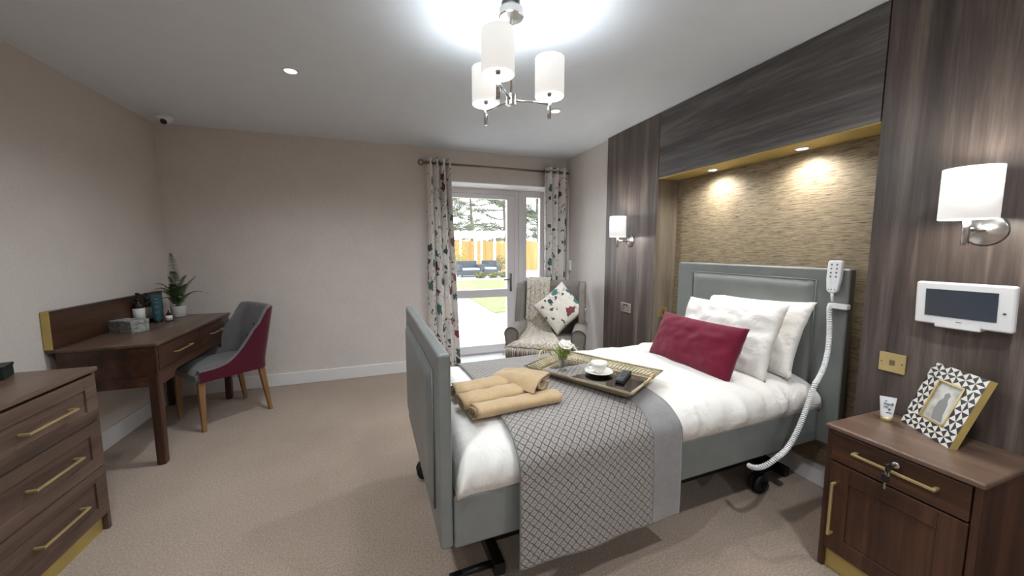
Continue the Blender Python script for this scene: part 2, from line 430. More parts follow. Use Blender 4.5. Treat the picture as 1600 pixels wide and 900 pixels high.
# ------------------------------------------------------------------ bed
BL, BR = (.205, 1.165, 0), R(2.0)
bed = thing('bed', 'grey leather adjustable bed with padded headboard and tall footboard', 'bed', BL, BR)
def panel_board(name, x0, x1, y0, y1, z0, z1, face, parent, m=.10, mt=.085):
    """upholstered board; face=-1 padded panel looks to -x, +1 both"""
    o = obj(name, B(x0, x1, y0, y1, z0, z1), 'leather', parent, bevel=.012, seg=4)
    for s in [face]:
        xs = x0 if s < 0 else x1
        bm = bmesh.new()
        a0, a1, c0, c1 = y0 + m, y1 - m, z0 + (.10 if z0 < .4 else .05), z1 - mt
        def f(u, v):
            y = a0 + (a1 - a0) * u; z = c0 + (c1 - c0) * v
            e = min(u * (a1 - a0), (1 - u) * (a1 - a0), v * (c1 - c0), (1 - v) * (c1 - c0))
            t = min(1, e / .04); return (xs + s * (.002 + .016 * math.sin(t * PI / 2)), y, z)
        grid(bm, 40, 40, f)
        obj('padded_panel', bm, 'leather', o)
        bm = bmesh.new(); tube(bm, [(xs + s * .003, a0 - .004, c0 - .004), (xs + s * .003, a1 + .004, c0 - .004), (xs + s * .003, a1 + .004, c1 + .004), (xs + s * .003, a0 - .004, c1 + .004)], .005, 8, closed=True)
        obj('piping', bm, 'piping_grey', o)
        return o
HB0 = 1.985
panel_board('headboard', HB0, HB0 + .055, -.085, 1.005, .30, 1.238, -1, bed, .15, .068)
panel_board('footboard', -.052, -.008, -.005, 1.065, .315, 1.0, -1, bed)
for y0, y1, n in ((.0, .045, ''), (1.0, 1.045, '')):
    obj('side_rail', B(-.006, HB0 - .002, y0, y1, .30, .495), 'leather', bed, bevel=.014, seg=4)
bm = bmesh.new()
for y in (.17, .85):
    box(bm, .12, 1.9, y, y + .04, .30, .35)
for x in (.12, .7, 1.3, 1.86): box(bm, x, x + .04, .17, .89, .30, .35)
obj('mattress_frame', bm, 'black_metal', bed, bevel=.004)
bm = bmesh.new()
for y in (.22, .80): box(bm, .16, 1.88, y, y + .045, .09, .135)
for x in (.16, 1.84): box(bm, x, x + .045, .06, .98, .085, .135)
obj('base_frame', bm, 'black_metal', bed, bevel=.004)
for x0, x1 in ((.2, .62), (1.82, 1.4)):
    bm = bmesh.new()
    for y in (.30, .74):
        tube(bm, [(x0, y, .13), ((x0 + x1) / 2, y, .235), (x1, y, .32)], .018, 8)
        tube(bm, [(x1, y + .03, .13), ((x0 + x1) / 2, y + .03, .235), (x0, y + .03, .32)], .018, 8)
    tube(bm, [((x0 + x1) / 2, .28, .235), ((x0 + x1) / 2, .78, .235)], .012, 8)
    obj('lifting_arm', bm, 'black_metal', bed)
bm = bmesh.new(); tube(bm, [(.5, .5, .14), (1.1, .5, .30)], .03, 12); tube(bm, [(.9, .52, .24), (1.4, .52, .29)], .02, 12); obj('lift_motor', bm, 'black', bed)
for x, y in ((.02, .10), (.02, .92), (1.72, .12), (1.72, .92)):
    bm = bmesh.new()
    for s in (-.028, .006):
        lathe(bm, [(.0, 0), (.03, 0), (.05, .004), (.05, .018), (.03, .022), (0, .022)], (x, y + s, .052), 20, M3=Matrix.Rotation(R(-90), 3, 'X'))
    c = obj('castor', bm, 'rubber', bed)
    bm = bmesh.new(); tube(bm, [(x, y, .052), (x + .03, y, .11), (x + .16, y, .11)], .014, 8); box(bm, x - .025, x + .03, y - .012, y + .012, .04, .115)
    lathe(bm, [(.0, 0), (.022, 0), (.022, .01), (0, .01)], (x, y - .036, .052), 12, M3=Matrix.Rotation(R(90), 3, 'X'))
    obj('castor_fork', bm, 'black_metal', c)

# mattress with white duvet
def prof_pts(extra=0.0, low=.47, top=.66):
    """cross-section of the made bed in local y,z from near hem to far hem"""
    o = extra
    return [(.012 - o, low), (-.004 - o, .50), (-.016 - o, .53), (-.012 - o, .575), (.022 - o * .7, .617 + o * .7), (.085, .646 + o), (.17, .660 + o), (.30, .666 + o), (.5, .670 + o), (.70, .666 + o), (.84, .655 + o), (.95, .635 + o * .8), (1.02 + o * .7, .60 + o * .4), (1.05 + o, .55), (1.05 + o, .50), (1.03 + o, low)]
def resample(pts, n):
    L = [0]
    for a, b in zip(pts, pts[1:]): L.append(L[-1] + math.dist(a, b))
    out = []; 
    def cr(p0, p1, p2, p3, t): return tuple(.5 * (2 * p1[k] + (p2[k] - p0[k]) * t + (2 * p0[k] - 5 * p1[k] + 4 * p2[k] - p3[k]) * t * t + (3 * p1[k] - p0[k] - 3 * p2[k] + p3[k]) * t ** 3) for k in (0, 1))
    for i in range(n + 1):
        s = L[-1] * i / n; j = 0
        while j < len(pts) - 2 and L[j + 1] < s: j += 1
        t = (s - L[j]) / (L[j + 1] - L[j])
        out.append(cr(pts[max(j - 1, 0)], pts[j], pts[j + 1], pts[min(j + 2, len(pts) - 1)], t))
    return out, L[-1]
NP = 90; DP, _ = resample(prof_pts(), NP)
def duvet_pt(u, v):
    x = .004 + 1.972 * u; y, z = DP[round(v * NP)]
    e = min(x, 1.98 - x); k = 1 - max(0, 1 - e / .07) ** 2.6
    z = .47 + (z - .47) * (.25 + .75 * k)
    side = max(0, 1 - abs(y - .5) / .56)
    edge = 1 - min(1, side * 5)
    w = nz(x * 2.2, y * 3, 1) * .012 + nz(x * 9 + y * 3, y * 2, 5) * .008 + (.25 if .19 < x < 1.0 else 1) * edge * nz(x * 17, z * 3, 3) * .045 + (.3 if .19 < x < 1.0 else 1) * .010 * abs(nz(x * 4 + y * 2.5, y * 1.2 - x, 6))
    w += .006 * nz(x * 5 - y * 7, y * 5, 8)
    cy = .5; n = Vector((0, (y - cy) * 1.0 if abs(y - cy) > .46 else 0, .4)).normalized()
    fade = min(1, (z - .46) / .05)
    return (x, y + n.y * w * fade, z + n.z * w * fade)
bm = bmesh.new(); grid(bm, 150, NP, duvet_pt)
bmesh.ops.holes_fill(bm, edges=[e for e in bm.edges if len(e.verts[0].link_edges) and e.is_boundary])
tag(obj('duvet', bm, 'cotton', loc=BL, rot=(0, 0, BR)), 'white duvet tucked over the mattress of the grey bed', 'duvet')

# bed runner: patterned cloth and plain satin band, hanging down the near side
RX0, RX1, RB = .225, .815, .970
hang = [( -.042, .190), (-.043, .26), (-.043, .35), (-.043, .44), (-.040, .50), (-.040, .54), (-.03, .59)]
rp = hang + [(.012, .632), (.07, .660), (.17, .674), (.30, .680), (.5, .684), (.70, .680), (.84, .669), (.95, .650), (1.03, .61), (1.07, .55), (1.075, .45), (1.075, .36)]
NR = 120; RP, RL = resample(rp, NR)
def run_pt(x0, x1, lift=0):
    def f(u, v):
        y, z = RP[round(v * NR)]; x = x0 + (x1 - x0) * u
        low = max(0, (.6 - z) / .4) if y < .3 else 0
        yy = y + low * (.007 * math.sin(x * 8 + 1) + .004 * math.sin(x * 21)) - lift * (1 if y < .05 else 0) - low * .004
        top = 1 if y > .1 and y < .9 else .3
        zz = z + top * (nz(x * 2.2, y * 3, 1) * .006 + .003 * nz(x * 9, y * 7)) + lift
        return (x + low * .012 * (x - .6) , yy, zz)
    return f
runner = thing('bed_runner', 'grey diamond-patterned bed runner with satin border hanging over the near bed side', 'bed runner', BL, BR)
bm = bmesh.new(); grid(bm, 50, NR, run_pt(RX0, RX1), uvfn=lambda u, v: (u * (RX1 - RX0), v * RL))
obj('patterned_cloth', bm, 'lattice', runner, solid=.006, off=0)
bm = bmesh.new(); grid(bm, 10, NR, run_pt(RX1, RB), uvfn=lambda u, v: (u * (RB - RX1), v * RL))
tag(obj('satin_border', bm, 'satin', runner, solid=.006, off=0), 'plain grey satin border')
for xx in (RX0, RX1, RB):
    bm = bmesh.new(); f = run_pt(xx - .001, xx + .001); tube(bm, [f(.5, i / NR) for i in range(NR + 1)], .0038, 6)
    obj('edge_piping', bm, 'piping_grey', runner)

# pillows and cushions
def pillow(name, w, h, t, mat, c, ex, ey, label, cat, group=None, wr=.010, seed=0, n=44, pinch=.07, pipe=None, puff=.42):
    bm = bmesh.new(); rows = []
    for s in (1, -1):
        V = []
        for i in range(n + 1):
            row = []
            for j in range(n + 1):
                u, v = 2 * i / n - 1, 2 * j / n - 1
                th = ((1 - abs(u) ** 2.6) * (1 - abs(v) ** 2.6)); th = max(0, th) ** puff
                x = w / 2 * u * (1 - pinch * (1 - v * v)); y = h / 2 * v * (1 - pinch * 1.2 * (1 - u * u))
                z = s * t / 2 * th
                k = wr * (nz(u * 2.2 + seed, v * 2.2, s) + .6 * nz(u * 6 + seed, v * 4, s * 2)) * min(1, th * 1.5)
                edge = wr * .5 * nz(u * 5 + seed, v * 5, 9)
                row.append(Vector((x + edge * (abs(v) > .9), y + edge * (abs(u) > .9), z + s * k)))
            V.append(row)
        rows.append(V)
    A = [[bm.verts.new(p_) for p_ in row] for row in rows[0]]
    Bv = [[A[i][j] if i in (0, n) or j in (0, n) else bm.verts.new(rows[1][i][j]) for j in range(n + 1)] for i in range(n + 1)]
    for V, rev in ((A, False), (Bv, True)):
        for i in range(n):
            for j in range(n):
                q = [V[i][j], V[i + 1][j], V[i + 1][j + 1], V[i][j + 1]]
                try: f = bm.faces.new(q[::-1] if rev else q); f.smooth = True
                except ValueError: pass
    o = obj(name, bm, mat); o.matrix_world = basis(c, ex, ey)
    tag(o, label, cat, group)
    return o
pillow('pillow', .66, .44, .14, 'cotton', (2.085, 1.60, .845), (0, -1, .03), (.42, 0, .91), 'white pillow standing against the padded headboard, rearmost of the two', 'pillow', seed=3, wr=.016)
pillow('pillow', .64, .44, .14, 'cotton', (1.925, 1.625, .83), (0.06, -1, .05), (.45, 0, .89), 'white pillow leaning between the burgundy cushion and the rear pillow', 'pillow', seed=9, wr=.016)
pillow('cushion', .58, .31, .15, 'velvet', (1.70, 1.625, .785), (0.03, -1, 0), (.42, 0, .9), 'burgundy velvet oblong cushion in front of the white pillows', 'cushion', seed=5, wr=.010, pinch=.05)

# ------------------------------------------------------------------ towels on the foot of the bed
def towel_roll(name, length, w, h, turns, label, loc, rz, rx=0, seed=0, bend=0, rest=0, taper=0):
    """folded flat roll lying along x; cross-section is a squashed spiral ribbon"""
    bm = bmesh.new(); nt = int(26 * turns); nl = 26
    th = .007
    def pt(u, v, off):
        a = v * turns * 2 * PI + .6; k = 1 - .62 * v
        ca, sa = math.cos(a), math.sin(a)
        y = (w / 2 * k - off) * (abs(ca) ** .75) * (1 if ca > 0 else -1); z = (h / 2 * k - off) * (abs(sa) ** .8) * (1 if sa > 0 else -1)
        x = (u - .5) * length + .010 * nz(v * 5, seed) + .006 * math.sin(v * 9 + seed)
        sc = 1 + .06 * nz(u * 3, seed, 2) - taper * u
        y = y * sc + bend * math.sin(u * PI) + .004 * nz(u * 6, v * 9, seed); z = z * sc + .004 * nz(u * 7 + 3, v * 8, seed)
        return Vector((x, y, z + h / 2 + .002))
    O = [[bm.verts.new(pt(i / nl, j / nt, 0)) for j in range(nt + 1)] for i in range(nl + 1)]
    I = [[bm.verts.new(pt(i / nl, j / nt, th)) for j in range(nt + 1)] for i in range(nl + 1)]
    def q(a, b, c, d):
        f = bm.faces.new((a, b, c, d)); f.smooth = True
    for i in range(nl):
        for j in range(nt):
            q(O[i][j], O[i + 1][j], O[i + 1][j + 1], O[i][j + 1]); q(I[i][j], I[i][j + 1], I[i + 1][j + 1], I[i + 1][j])
        q(O[i][0], I[i][0], I[i + 1][0], O[i + 1][0]); q(O[i][nt], O[i + 1][nt], I[i + 1][nt], I[i][nt])
    for j in range(nt):
        q(O[0][j], O[0][j + 1], I[0][j + 1], I[0][j]); q(O[nl][j], I[nl][j], I[nl][j + 1], O[nl][j + 1])
    o = obj(name, bm, 'towel'); o.location = loc; o.rotation_euler = (rx, 0, rz)
    return tag(o, label, 'towel')
towel_roll('towel', .385, .100, .050, 2.3, 'sand coloured rolled towel at the front of the pile on the bed', (.505, 1.380, .668), R(6), seed=1)
towel_roll('towel', .390, .105, .052, 2.4, 'sand coloured rolled towel lying second from the front, behind the foremost roll', (.475, 1.474, .680), R(9), R(7), seed=4)
towel_roll('towel', .340, .110, .054, 2.2, 'sand coloured rolled towel at the rear left of the pile on the bed', (.440, 1.572, .684), R(5), R(5), seed=8)
# a floppy folded towel on top: loose loops seen at its right end
bm = bmesh.new()
loop = [(-.085, .004), (-.03, .008), (.03, .004), (.066, .012), (.070, .032), (.045, .040), (0, .030), (-.045, .030), (-.055, .044), (-.035, .058), (.015, .054), (.055, .058), (.062, .072), (.040, .084), (0, .078), (-.05, .070), (-.09, .050), (-.115, .022)]
LP, LL = resample(loop, 70)
def fold_pt(u, v, off):
    y, z = LP[round(v * 70)]; a, b = LP[max(0, round(v * 70) - 1)], LP[min(70, round(v * 70) + 1)]
    t_ = Vector((b[0] - a[0], b[1] - a[1])).normalized(); n_ = (-t_.y, t_.x)
    y += n_[0] * off; z += n_[1] * off; k = .45 + .55 * math.sin(min(1, .25 + u) * PI / 2)
    z = .95 * z * k * (1 - .25 * (1 - u)) + .006 * nz(u * 5, v * 7, 3) * (1 if v > .2 else 0); y = .82 * y * (.8 + .2 * u) + .018 * math.sin(u * 3 + 1) + .006 * nz(u * 4, v * 6, 7)
    return Vector(((u - .5) * .26 + .012 * nz(v * 6, 2, 5), y, z + .004))
O = [[bm.verts.new(fold_pt(i / 26, j / 70, 0)) for j in range(71)] for i in range(27)]
I_ = [[bm.verts.new(fold_pt(i / 26, j / 70, .0065)) for j in range(71)] for i in range(27)]
def q4(*v): bm.faces.new(v).smooth = True
for i in range(26):
    for j in range(70): q4(O[i][j], O[i + 1][j], O[i + 1][j + 1], O[i][j + 1]); q4(I_[i][j], I_[i][j + 1], I_[i + 1][j + 1], I_[i + 1][j])
    q4(O[i][0], I_[i][0], I_[i + 1][0], O[i + 1][0]); q4(O[i][70], O[i + 1][70], I_[i + 1][70], I_[i][70])
for j in range(70): q4(O[0][j], O[0][j + 1], I_[0][j + 1], I_[0][j]); q4(O[26][j], I_[26][j], I_[26][j + 1], O[26][j + 1])
tag(obj('towel', bm, 'towel', loc=(.590, 1.555, .702), rot=(0, R(2), R(-52))), 'loosely folded sand coloured towel lying on top of the towel pile', 'towel')

# ------------------------------------------------------------------ tray with its things
TC = Vector((1.000, 1.590, .684)); TR = R(-59.5)
tray = thing('serving_tray', 'antique gold openwork tray with mirrored base lying across the bed runner', 'tray', TC, TR)
TL2, TW2 = .245, .148     # half base size; rim flares out
obj('mirrored_base', B(-TL2, TL2, -TW2, TW2, 0, .005), 'mirror', tray)
def tray_side(bm, a0, a1, b0, b1, n):
    """openwork side between base edge a0-a1 and rim edge b0-b1"""
    a0, a1, b0, b1 = map(Vector, (a0, a1, b0, b1))
    P = lambda s, t: (a0.lerp(a1, s)).lerp(b0.lerp(b1, s), t)
    tube(bm, [P(0, 0), P(1, 0)], .004, 6); 
    for i in range(n):
        s0, s1 = i / n, (i + 1) / n; sm = (s0 + s1) / 2
        tube(bm, [P(s0, 0), P(sm, 1)], .0022, 5); tube(bm, [P(sm, 0), P(s1, 1)], .0022, 5); tube(bm, [P(s1, 0), P(sm, 1)], .0022, 5)
        tube(bm, [P(sm, .0), P(s0, 1)], .0018, 5)
F = .045; ZR = .042
co = [(-TL2, -TW2), (TL2, -TW2), (TL2, TW2), (-TL2, TW2)]
ro = [(-TL2 - F, -TW2 - F), (TL2 + F, -TW2 - F), (TL2 + F, TW2 + F), (-TL2 - F, TW2 + F)]
for i in range(4):
    j = (i + 1) % 4; bm = bmesh.new()
    tray_side(bm, co[i] + (.004,), co[j] + (.004,), ro[i] + (ZR,), ro[j] + (ZR,), 14 if i % 2 == 0 else 9)
    # solid backing sheet set just below the lattice, like the pressed metal of the real side
    a, b, c, d = Vector(co[i] + (.001,)), Vector(co[j] + (.001,)), Vector(ro[j] + (ZR - .003,)), Vector(ro[i] + (ZR - .003,))
    q = [bm.verts.new(v) for v in (a, b, c, d)]; bm.faces.new(q)
    obj('lattice_side', bm, 'pewter', tray)
bm = bmesh.new(); tube(bm, [r_ + (ZR,) for r_ in ro], .005, 8, closed=True); obj('rim', bm, 'pewter', tray)
for s in (-1, 1):
    x = s * (TL2 + F)
    bm = bmesh.new(); tube(bm, bez((x, -.055, ZR), (x + s * .03, -.06, ZR + .05), (x + s * .03, .06, ZR + .05), (x, .055, ZR), 16), .0045, 8)
    obj('handle', bm, 'gold', tray)
def on_tray(x, y, z=.0055):
    c, s = math.cos(TR), math.sin(TR); return (TC.x + x * c - y * s, TC.y + x * s + y * c, TC.z + z)
vl = (.887, 1.705, TC.z + .0055)
vase = thing('glass_vase', 'small clear glass vase at the window end of the tray', 'vase', vl)
bm = bmesh.new(); lathe(bm, [(0, 0), (.020, 0), (.023, .006), (.017, .02), (.019, .05), (.027, .085), (.025, .085), (.016, .05), (.013, .022), (0, .014)], seg=32); obj('glass', bm, 'vase_glass', vase)
posy = thing('flower_posy', 'white flowers with yellow green sprays standing in the glass vase', 'flowers', (vl[0], vl[1], vl[2] + .03))
bm = bmesh.new()
for k in range(7):
    a = k * .9; tube(bm, bez((0, 0, -.008), (.002 * math.cos(a), .002 * math.sin(a), .03), (.014 * math.cos(a), .014 * math.sin(a), .06), (.035 * math.cos(a), .035 * math.sin(a), .09), 6), .0014, 5)
obj('stem', bm, 'spray', posy)
def blossom(c, r, tilt):
    bm = bmesh.new(); rot = Matrix.Rotation(tilt[0], 3, 'X') @ Matrix.Rotation(tilt[1], 3, 'Y')
    for ring, (nn, rr, up) in enumerate(((6, r, .25), (5, r * .72, .6), (4, r * .42, .95))):
        for k in range(nn):
            a = 2 * PI * k / nn + ring * .5
            def f(u, v):
                w_ = math.sin(PI * min(1, .15 + .85 * v)) ** .6 * rr * .62; x = (u - .5) * 2 * w_ * (.5 + .5 * math.sin(PI * (.1 + .8 * v)))
                y = rr * v; z = rr * (up * v * v + .12 * math.sin(u * PI) * (1 - v) + .1 * math.sin(6 * u + k))
                p_ = Vector((x, y * math.cos(up * .7), z)); return rot @ (Matrix.Rotation(a, 3, 'Z') @ p_) + Vector(c)
            grid(bm, 6, 6, f)
    return bm
def sprays(bm, c, n, L, spread, seed):
    rnd = random.Random(seed)
    for k in range(n):
        a = rnd.uniform(0, 2 * PI); el = rnd.uniform(.35, 1.3)
        d = Vector((math.cos(a) * math.cos(el), math.sin(a) * math.cos(el), math.sin(el))) * L * rnd.uniform(.6, 1)
        base = Vector(c); u, w_ = frame_at(d)
        tube(bm, [base, base + d * .5, base + d], .0009, 4)
        for i in range(9):
            t = .25 + .75 * i / 8
            for s in (-1, 1):
                q0 = base + d * t; ln = .013 * (1.1 - t * .6); e = (u * s + d.normalized() * .9).normalized() * ln; ww = d.normalized().cross(e.normalized()) * .0022 + d.normalized() * .002
                vs = [bm.verts.new(p_) for p_ in (q0, q0 + e * .5 + ww, q0 + e, q0 + e * .5 - ww)]; bm.faces.new(vs)
bm = blossom((.012, -.008, .108), .042, (.5, -.1)); obj('blossom', bm, 'petal', posy)
bm = blossom((.052, -.004, .096), .036, (.4, .7)); obj('blossom', bm, 'petal', posy)
bm = bmesh.new(); sprays(bm, (0, 0, .04), 30, .088, 1, 3); obj('leaf_spray', bm, 'spray', posy)
bm = bmesh.new(); sprays(bm, (.03, -.004, .055), 12, .085, 1, 8); obj('golden_spray', bm, 'spray_y', posy)
sl = (1.045, 1.600, TC.z + .0055)
bm = bmesh.new(); lathe(bm, [(0, .002), (.030, 0), (.034, .003), (.060, .010), (.073, .016), (.0735, .018), (.058, .013), (.030, .006), (0, .006)], seg=48)
tag(obj('saucer', bm, 'porcelain', loc=sl), 'white saucer under the teacup on the tray', 'saucer')
cup = thing('teacup', 'white porcelain teacup standing on its saucer on the tray', 'cup', (sl[0], sl[1], sl[2] + .0065))
bm = bmesh.new(); lathe(bm, [(0, .003), (.020, 0), (.022, .006), (.033, .018), (.040, .040), (.042, .056), (.040, .056), (.038, .04), (.031, .02), (.018, .008), (0, .007)], seg=40)
obj('bowl', bm, 'porcelain', cup)
bm = bmesh.new(); tube(bm, bez((-.036, .012, .048), (-.068, .022, .055), (-.062, .02, .012), (-.030, .01, .016), 14), .003, 8); obj('handle', bm, 'porcelain', cup)
rc = thing('remote_control', 'slim black remote control with small buttons at the right end of the tray', 'remote control', (1.125, 1.500, TC.z + .0055), R(40))
obj('body', B(-.085, .085, -.022, .022, 0, .017), 'black', rc, bevel=.006, seg=3)
for i in range(7):
    for j in range(3):
        bm = bmesh.new(); lathe(bm, [(0, 0), (.0042, 0), (.0038, .0018), (0, .002)], (-.068 + i * .022, -.012 + j * .012, .0168), 10); obj('button', bm, 'grey_print', rc)

# ------------------------------------------------------------------ handset hanging at the headboard, with coiled cord
hs = thing('bed_handset', 'white bed control handset on the headboard top with a coiled white cord', 'control handset', (0, 0, 0))
hm = basis((2.170, 1.205, 1.195), (0, -1, .02), (.10, -.12, 1))
def hsobj(name, bm, mat, parent=None, **kw):
    for v in bm.verts: v.co = hm @ v.co
    return obj(name, bm, mat, parent or hs, **kw)
bm = bmesh.new()
prism(bm, [(-.026, .085), (.026, .085), (.031, .075), (.031, -.01), (.024, -.068), (.012, -.082), (-.012, -.082), (-.024, -.068), (-.031, -.01), (-.031, .075)], -.012, .012)
body = hsobj('body', bm, 'white_plastic', bevel=.006, seg=3)
for i in range(7):
    for x in ((-.012, .012) if i < 6 else (-.014, 0, .014)):
        bm = bmesh.new(); lathe(bm, [(0, 0), (.0048 if i < 4 else .003, 0), (.004 if i < 4 else .0025, .002), (0, .0022)], (x, .064 - i * .0205 - (.004 if i > 3 else 0), .0115), 12)
        hsobj('button', bm, 'grey_print' if i < 4 or i == 6 else 'white_plastic', body)
bm = bmesh.new(); tube(bm, [(0, -.078, 0), (0, -.10, 0), (.004, -.125, 0)], [.009, .006, .0045], 10); hsobj('cord_sleeve', bm, 'white_plastic')
def L2W(x, y, z): return Vector((BL[0] + x * math.cos(BR) - y * math.sin(BR), BL[1] + x * math.sin(BR) + y * math.cos(BR), z))
hx = L2W(HB0 - .004, 0, 0).x
obj('holder', B(hx - .026, hx + .008, 1.135, 1.215, 1.035, 1.062), 'white_plastic', hs, bevel=.006, seg=3)
path = bez((2.163, 1.215, 1.06), (2.14, 1.195, .95), (2.08, 1.13, .80), (1.915, 1.105, .70), 50) + bez((1.915, 1.105, .70), (1.86, 1.10, .60), (1.80, 1.09, .46), (1.70, 1.085, .41), 40)[1:] + bez((1.70, 1.085, .41), (1.62, 1.085, .38), (1.60, 1.11, .32), (1.64, 1.20, .293), 20)[1:]
bm = bmesh.new(); hel = []; tot = 0; N = 2400
cum = [0]
for a, b in zip(path, path[1:]): cum.append(cum[-1] + (b - a).length)
u0 = None
for i in range(N + 1):
    s = cum[-1] * i / N; j = 0
    while j < len(cum) - 2 and cum[j + 1] < s: j += 1
    t = (s - cum[j]) / (cum[j + 1] - cum[j]); c = path[j].lerp(path[j + 1], t); d = (path[j + 1] - path[j]).normalized()
    u0 = frame_at(d)[0] if u0 is None else (u0 - d * u0.dot(d)).normalized(); w0 = d.cross(u0)
    a = s / .0092 * 2 * PI; r_ = .0090 * min(1, .2 + s / .03)
    hel.append(c + u0 * math.cos(a) * r_ + w0 * math.sin(a) * r_)
tube(bm, hel, .0032, 5); obj('coiled_cord', bm, 'white_plastic', hs)

# ------------------------------------------------------------------ bedside cabinet
CX, CY0, CY1, CT = 1.705, .505, .935, .625
cab = thing('bedside_cabinet', 'walnut bedside cabinet with brass handles against the wood wall panel', 'bedside cabinet', (CX, CY0, 0))
cw = CY1 - CY0; cdp = 2.078 - CX
bm = bmesh.new()
box(bm, .012, cdp, 0.006, .026, 0, CT - .022); box(bm, .012, cdp, cw - .026, cw - .006, 0, CT - .022)
box(bm, .024, cdp, .026, cw - .026, .09, .105); box(bm, cdp - .01, cdp, .026, cw - .026, .1, CT - .022); box(bm, .03, cdp - .01, .026, cw - .026, .47, .478)
obj('body', bm, 'walnut', cab, bevel=.003)
obj('top', B(0, cdp, 0, cw, CT - .022, CT), 'walnut_top', cab, bevel=.008, seg=3)
obj('plinth', B(.03, .045, .026, cw - .026, 0, .09), 'gold_flat', cab)
def bar_handle(a, b, out, parent, mat='gold', t=.009):
    """square bar from a to b standing off along vector out"""
    a, b, out = Vector(a), Vector(b), Vector(out); d = (b - a).normalized(); n = out.normalized(); w_ = d.cross(n)
    bm = bmesh.new()
    def bx(p_, q_, h1, h2):
        vs = []
        for pp in (p_, q_):
            for i, j in ((-1, -1), (1, -1), (1, 1), (-1, 1)): vs.append(bm.verts.new(pp + w_ * i * h1 + n * j * h2))
        for f in ((0, 1, 2, 3), (7, 6, 5, 4), (0, 4, 5, 1), (1, 5, 6, 2), (2, 6, 7, 3), (3, 7, 4, 0)): bm.faces.new([vs[k] for k in f])
    bx(a + out - n * t / 2, b + out - n * t / 2, t / 2, t / 2)
    for q in (a + d * t * .6, b - d * t * .6):
        m_ = bmesh.new(); m_.free()
        vs = []
        for pp in (q, q + out - n * t * .9):
            for i, j in ((-1, -1), (1, -1), (1, 1), (-1, 1)): vs.append(bm.verts.new(pp + w_ * i * t * .55 + d * j * t * .6))
        for f in ((0, 1, 2, 3), (7, 6, 5, 4), (0, 4, 5, 1), (1, 5, 6, 2), (2, 6, 7, 3), (3, 7, 4, 0)): bm.faces.new([vs[k] for k in f])
    return obj('handle', bm, mat, parent, bevel=.0015)
dr = obj('drawer', B(.006, .030, .028, cw - .028, .481, CT - .026), 'walnut_y', cab, bevel=.002)
bar_handle((.006, .095, .548), (.006, .325, .548), (-.030, 0, 0), dr)
def shaker(x0, x1, y0, y1, z0, z1, fr, dep):
    bm = bmesh.new(); box(bm, x0 + dep, x1, y0, y1, z0, z1)
    box(bm, x0, x0 + dep, y0, y0 + fr, z0, z1); box(bm, x0, x0 + dep, y1 - fr, y1, z0, z1)
    box(bm, x0, x0 + dep, y0 + fr, y1 - fr, z1 - fr, z1); box(bm, x0, x0 + dep, y0 + fr, y1 - fr, z0, z0 + fr); return bm
dd = obj('door', shaker(.006, .030, .028, cw - .028, .095, .473, .065, .006), 'walnut', cab, bevel=.0015)
bar_handle((.006, cw - .052, .17), (.006, cw - .052, .395), (-.028, 0, 0), dd)
bm = bmesh.new(); lathe(bm, [(0, 0), (.012, 0), (.012, .006), (.009, .009), (0, .009)], (.0, 0, 0), 20, M3=Matrix.Rotation(R(-90), 3, 'Y'))
for v in bm.verts: v.co += Vector((.006, .205, .568))
obj('lock', bm, 'nickel', dr)
key = thing('cabinet_key', 'small key with black head hanging in the bedside drawer lock', 'key', (CX - .003, CY0 + .205, .568))
bm = bmesh.new(); tube(bm, [(-.002, 0, 0), (-.034, 0, 0)], .003, 8); box(bm, -.052, -.030, -.004, .004, -.014, .014); obj('key_head', bm, 'black', key, bevel=.003)
bm = bmesh.new(); tube(bm, [(-.045 + .007 * math.cos(a), .006 * math.sin(a), -.018 + .012 * math.sin(a)) for a in [k * PI / 6 for k in range(12)]], .0013, 6, closed=True); obj('ring', bm, 'nickel', key)
bm = bmesh.new(); prism(bm, [(-.009, 0), (.009, 0), (.011, -.018), (.006, -.030), (-.006, -.030), (-.011, -.018)], -.004, .004, 'X')
box(bm, -.0015, .0015, -.003, .003, -.055, -.030, mi=1)
for v in bm.verts: v.co += Vector((-.043, .004, -.026))
obj('spare_key', bm, ['black', 'nickel'], key, bevel=.001)

# picture frame
pa, pb = Vector((2.015, .838, CT)), Vector((1.890, .652, CT))
ex = (pb - pa).normalized(); bk = Vector((-ex.y, ex.x, 0)); bk = bk if bk.x > 0 else -bk
tl = R(19); ey = Vector((0, 0, 1)) * math.cos(tl) + bk * math.sin(tl)
fm = basis((pa + pb) / 2 + Vector((0, 0, .001)), ex, ey)     # local x along base, y up, z = ex x ey
fr_ = thing('picture_frame', 'black and ivory triangle inlay picture frame leaning on the bedside cabinet', 'picture frame'); fr_.matrix_world = fm
zs = 1 if (fm.to_3x3() @ Vector((0, 0, 1))).dot(-bk) > 0 else -1
FW, FH, FB = .222, .275, .056
def zb(bm, x0, x1, y0, y1, z0, z1, mi=0): box(bm, x0, x1, y0, y1, min(z0 * zs, z1 * zs), max(z0 * zs, z1 * zs), mi)
bm = bmesh.new(); hw = FW / 2
for a in ((-hw, -hw + FB, 0, FH), (hw - FB, hw, 0, FH), (-hw + FB, hw - FB, 0, FB), (-hw + FB, hw - FB, FH - FB, FH)): zb(bm, *a, -.022, 0)
obj('moulding', bm, 'gold_flat', fr_)
bm = bmesh.new(); zf = .0012 * zs
def tri(pts, mi):
    f = bm.faces.new([bm.verts.new((x, y, zf)) for x, y in pts]); f.material_index = mi
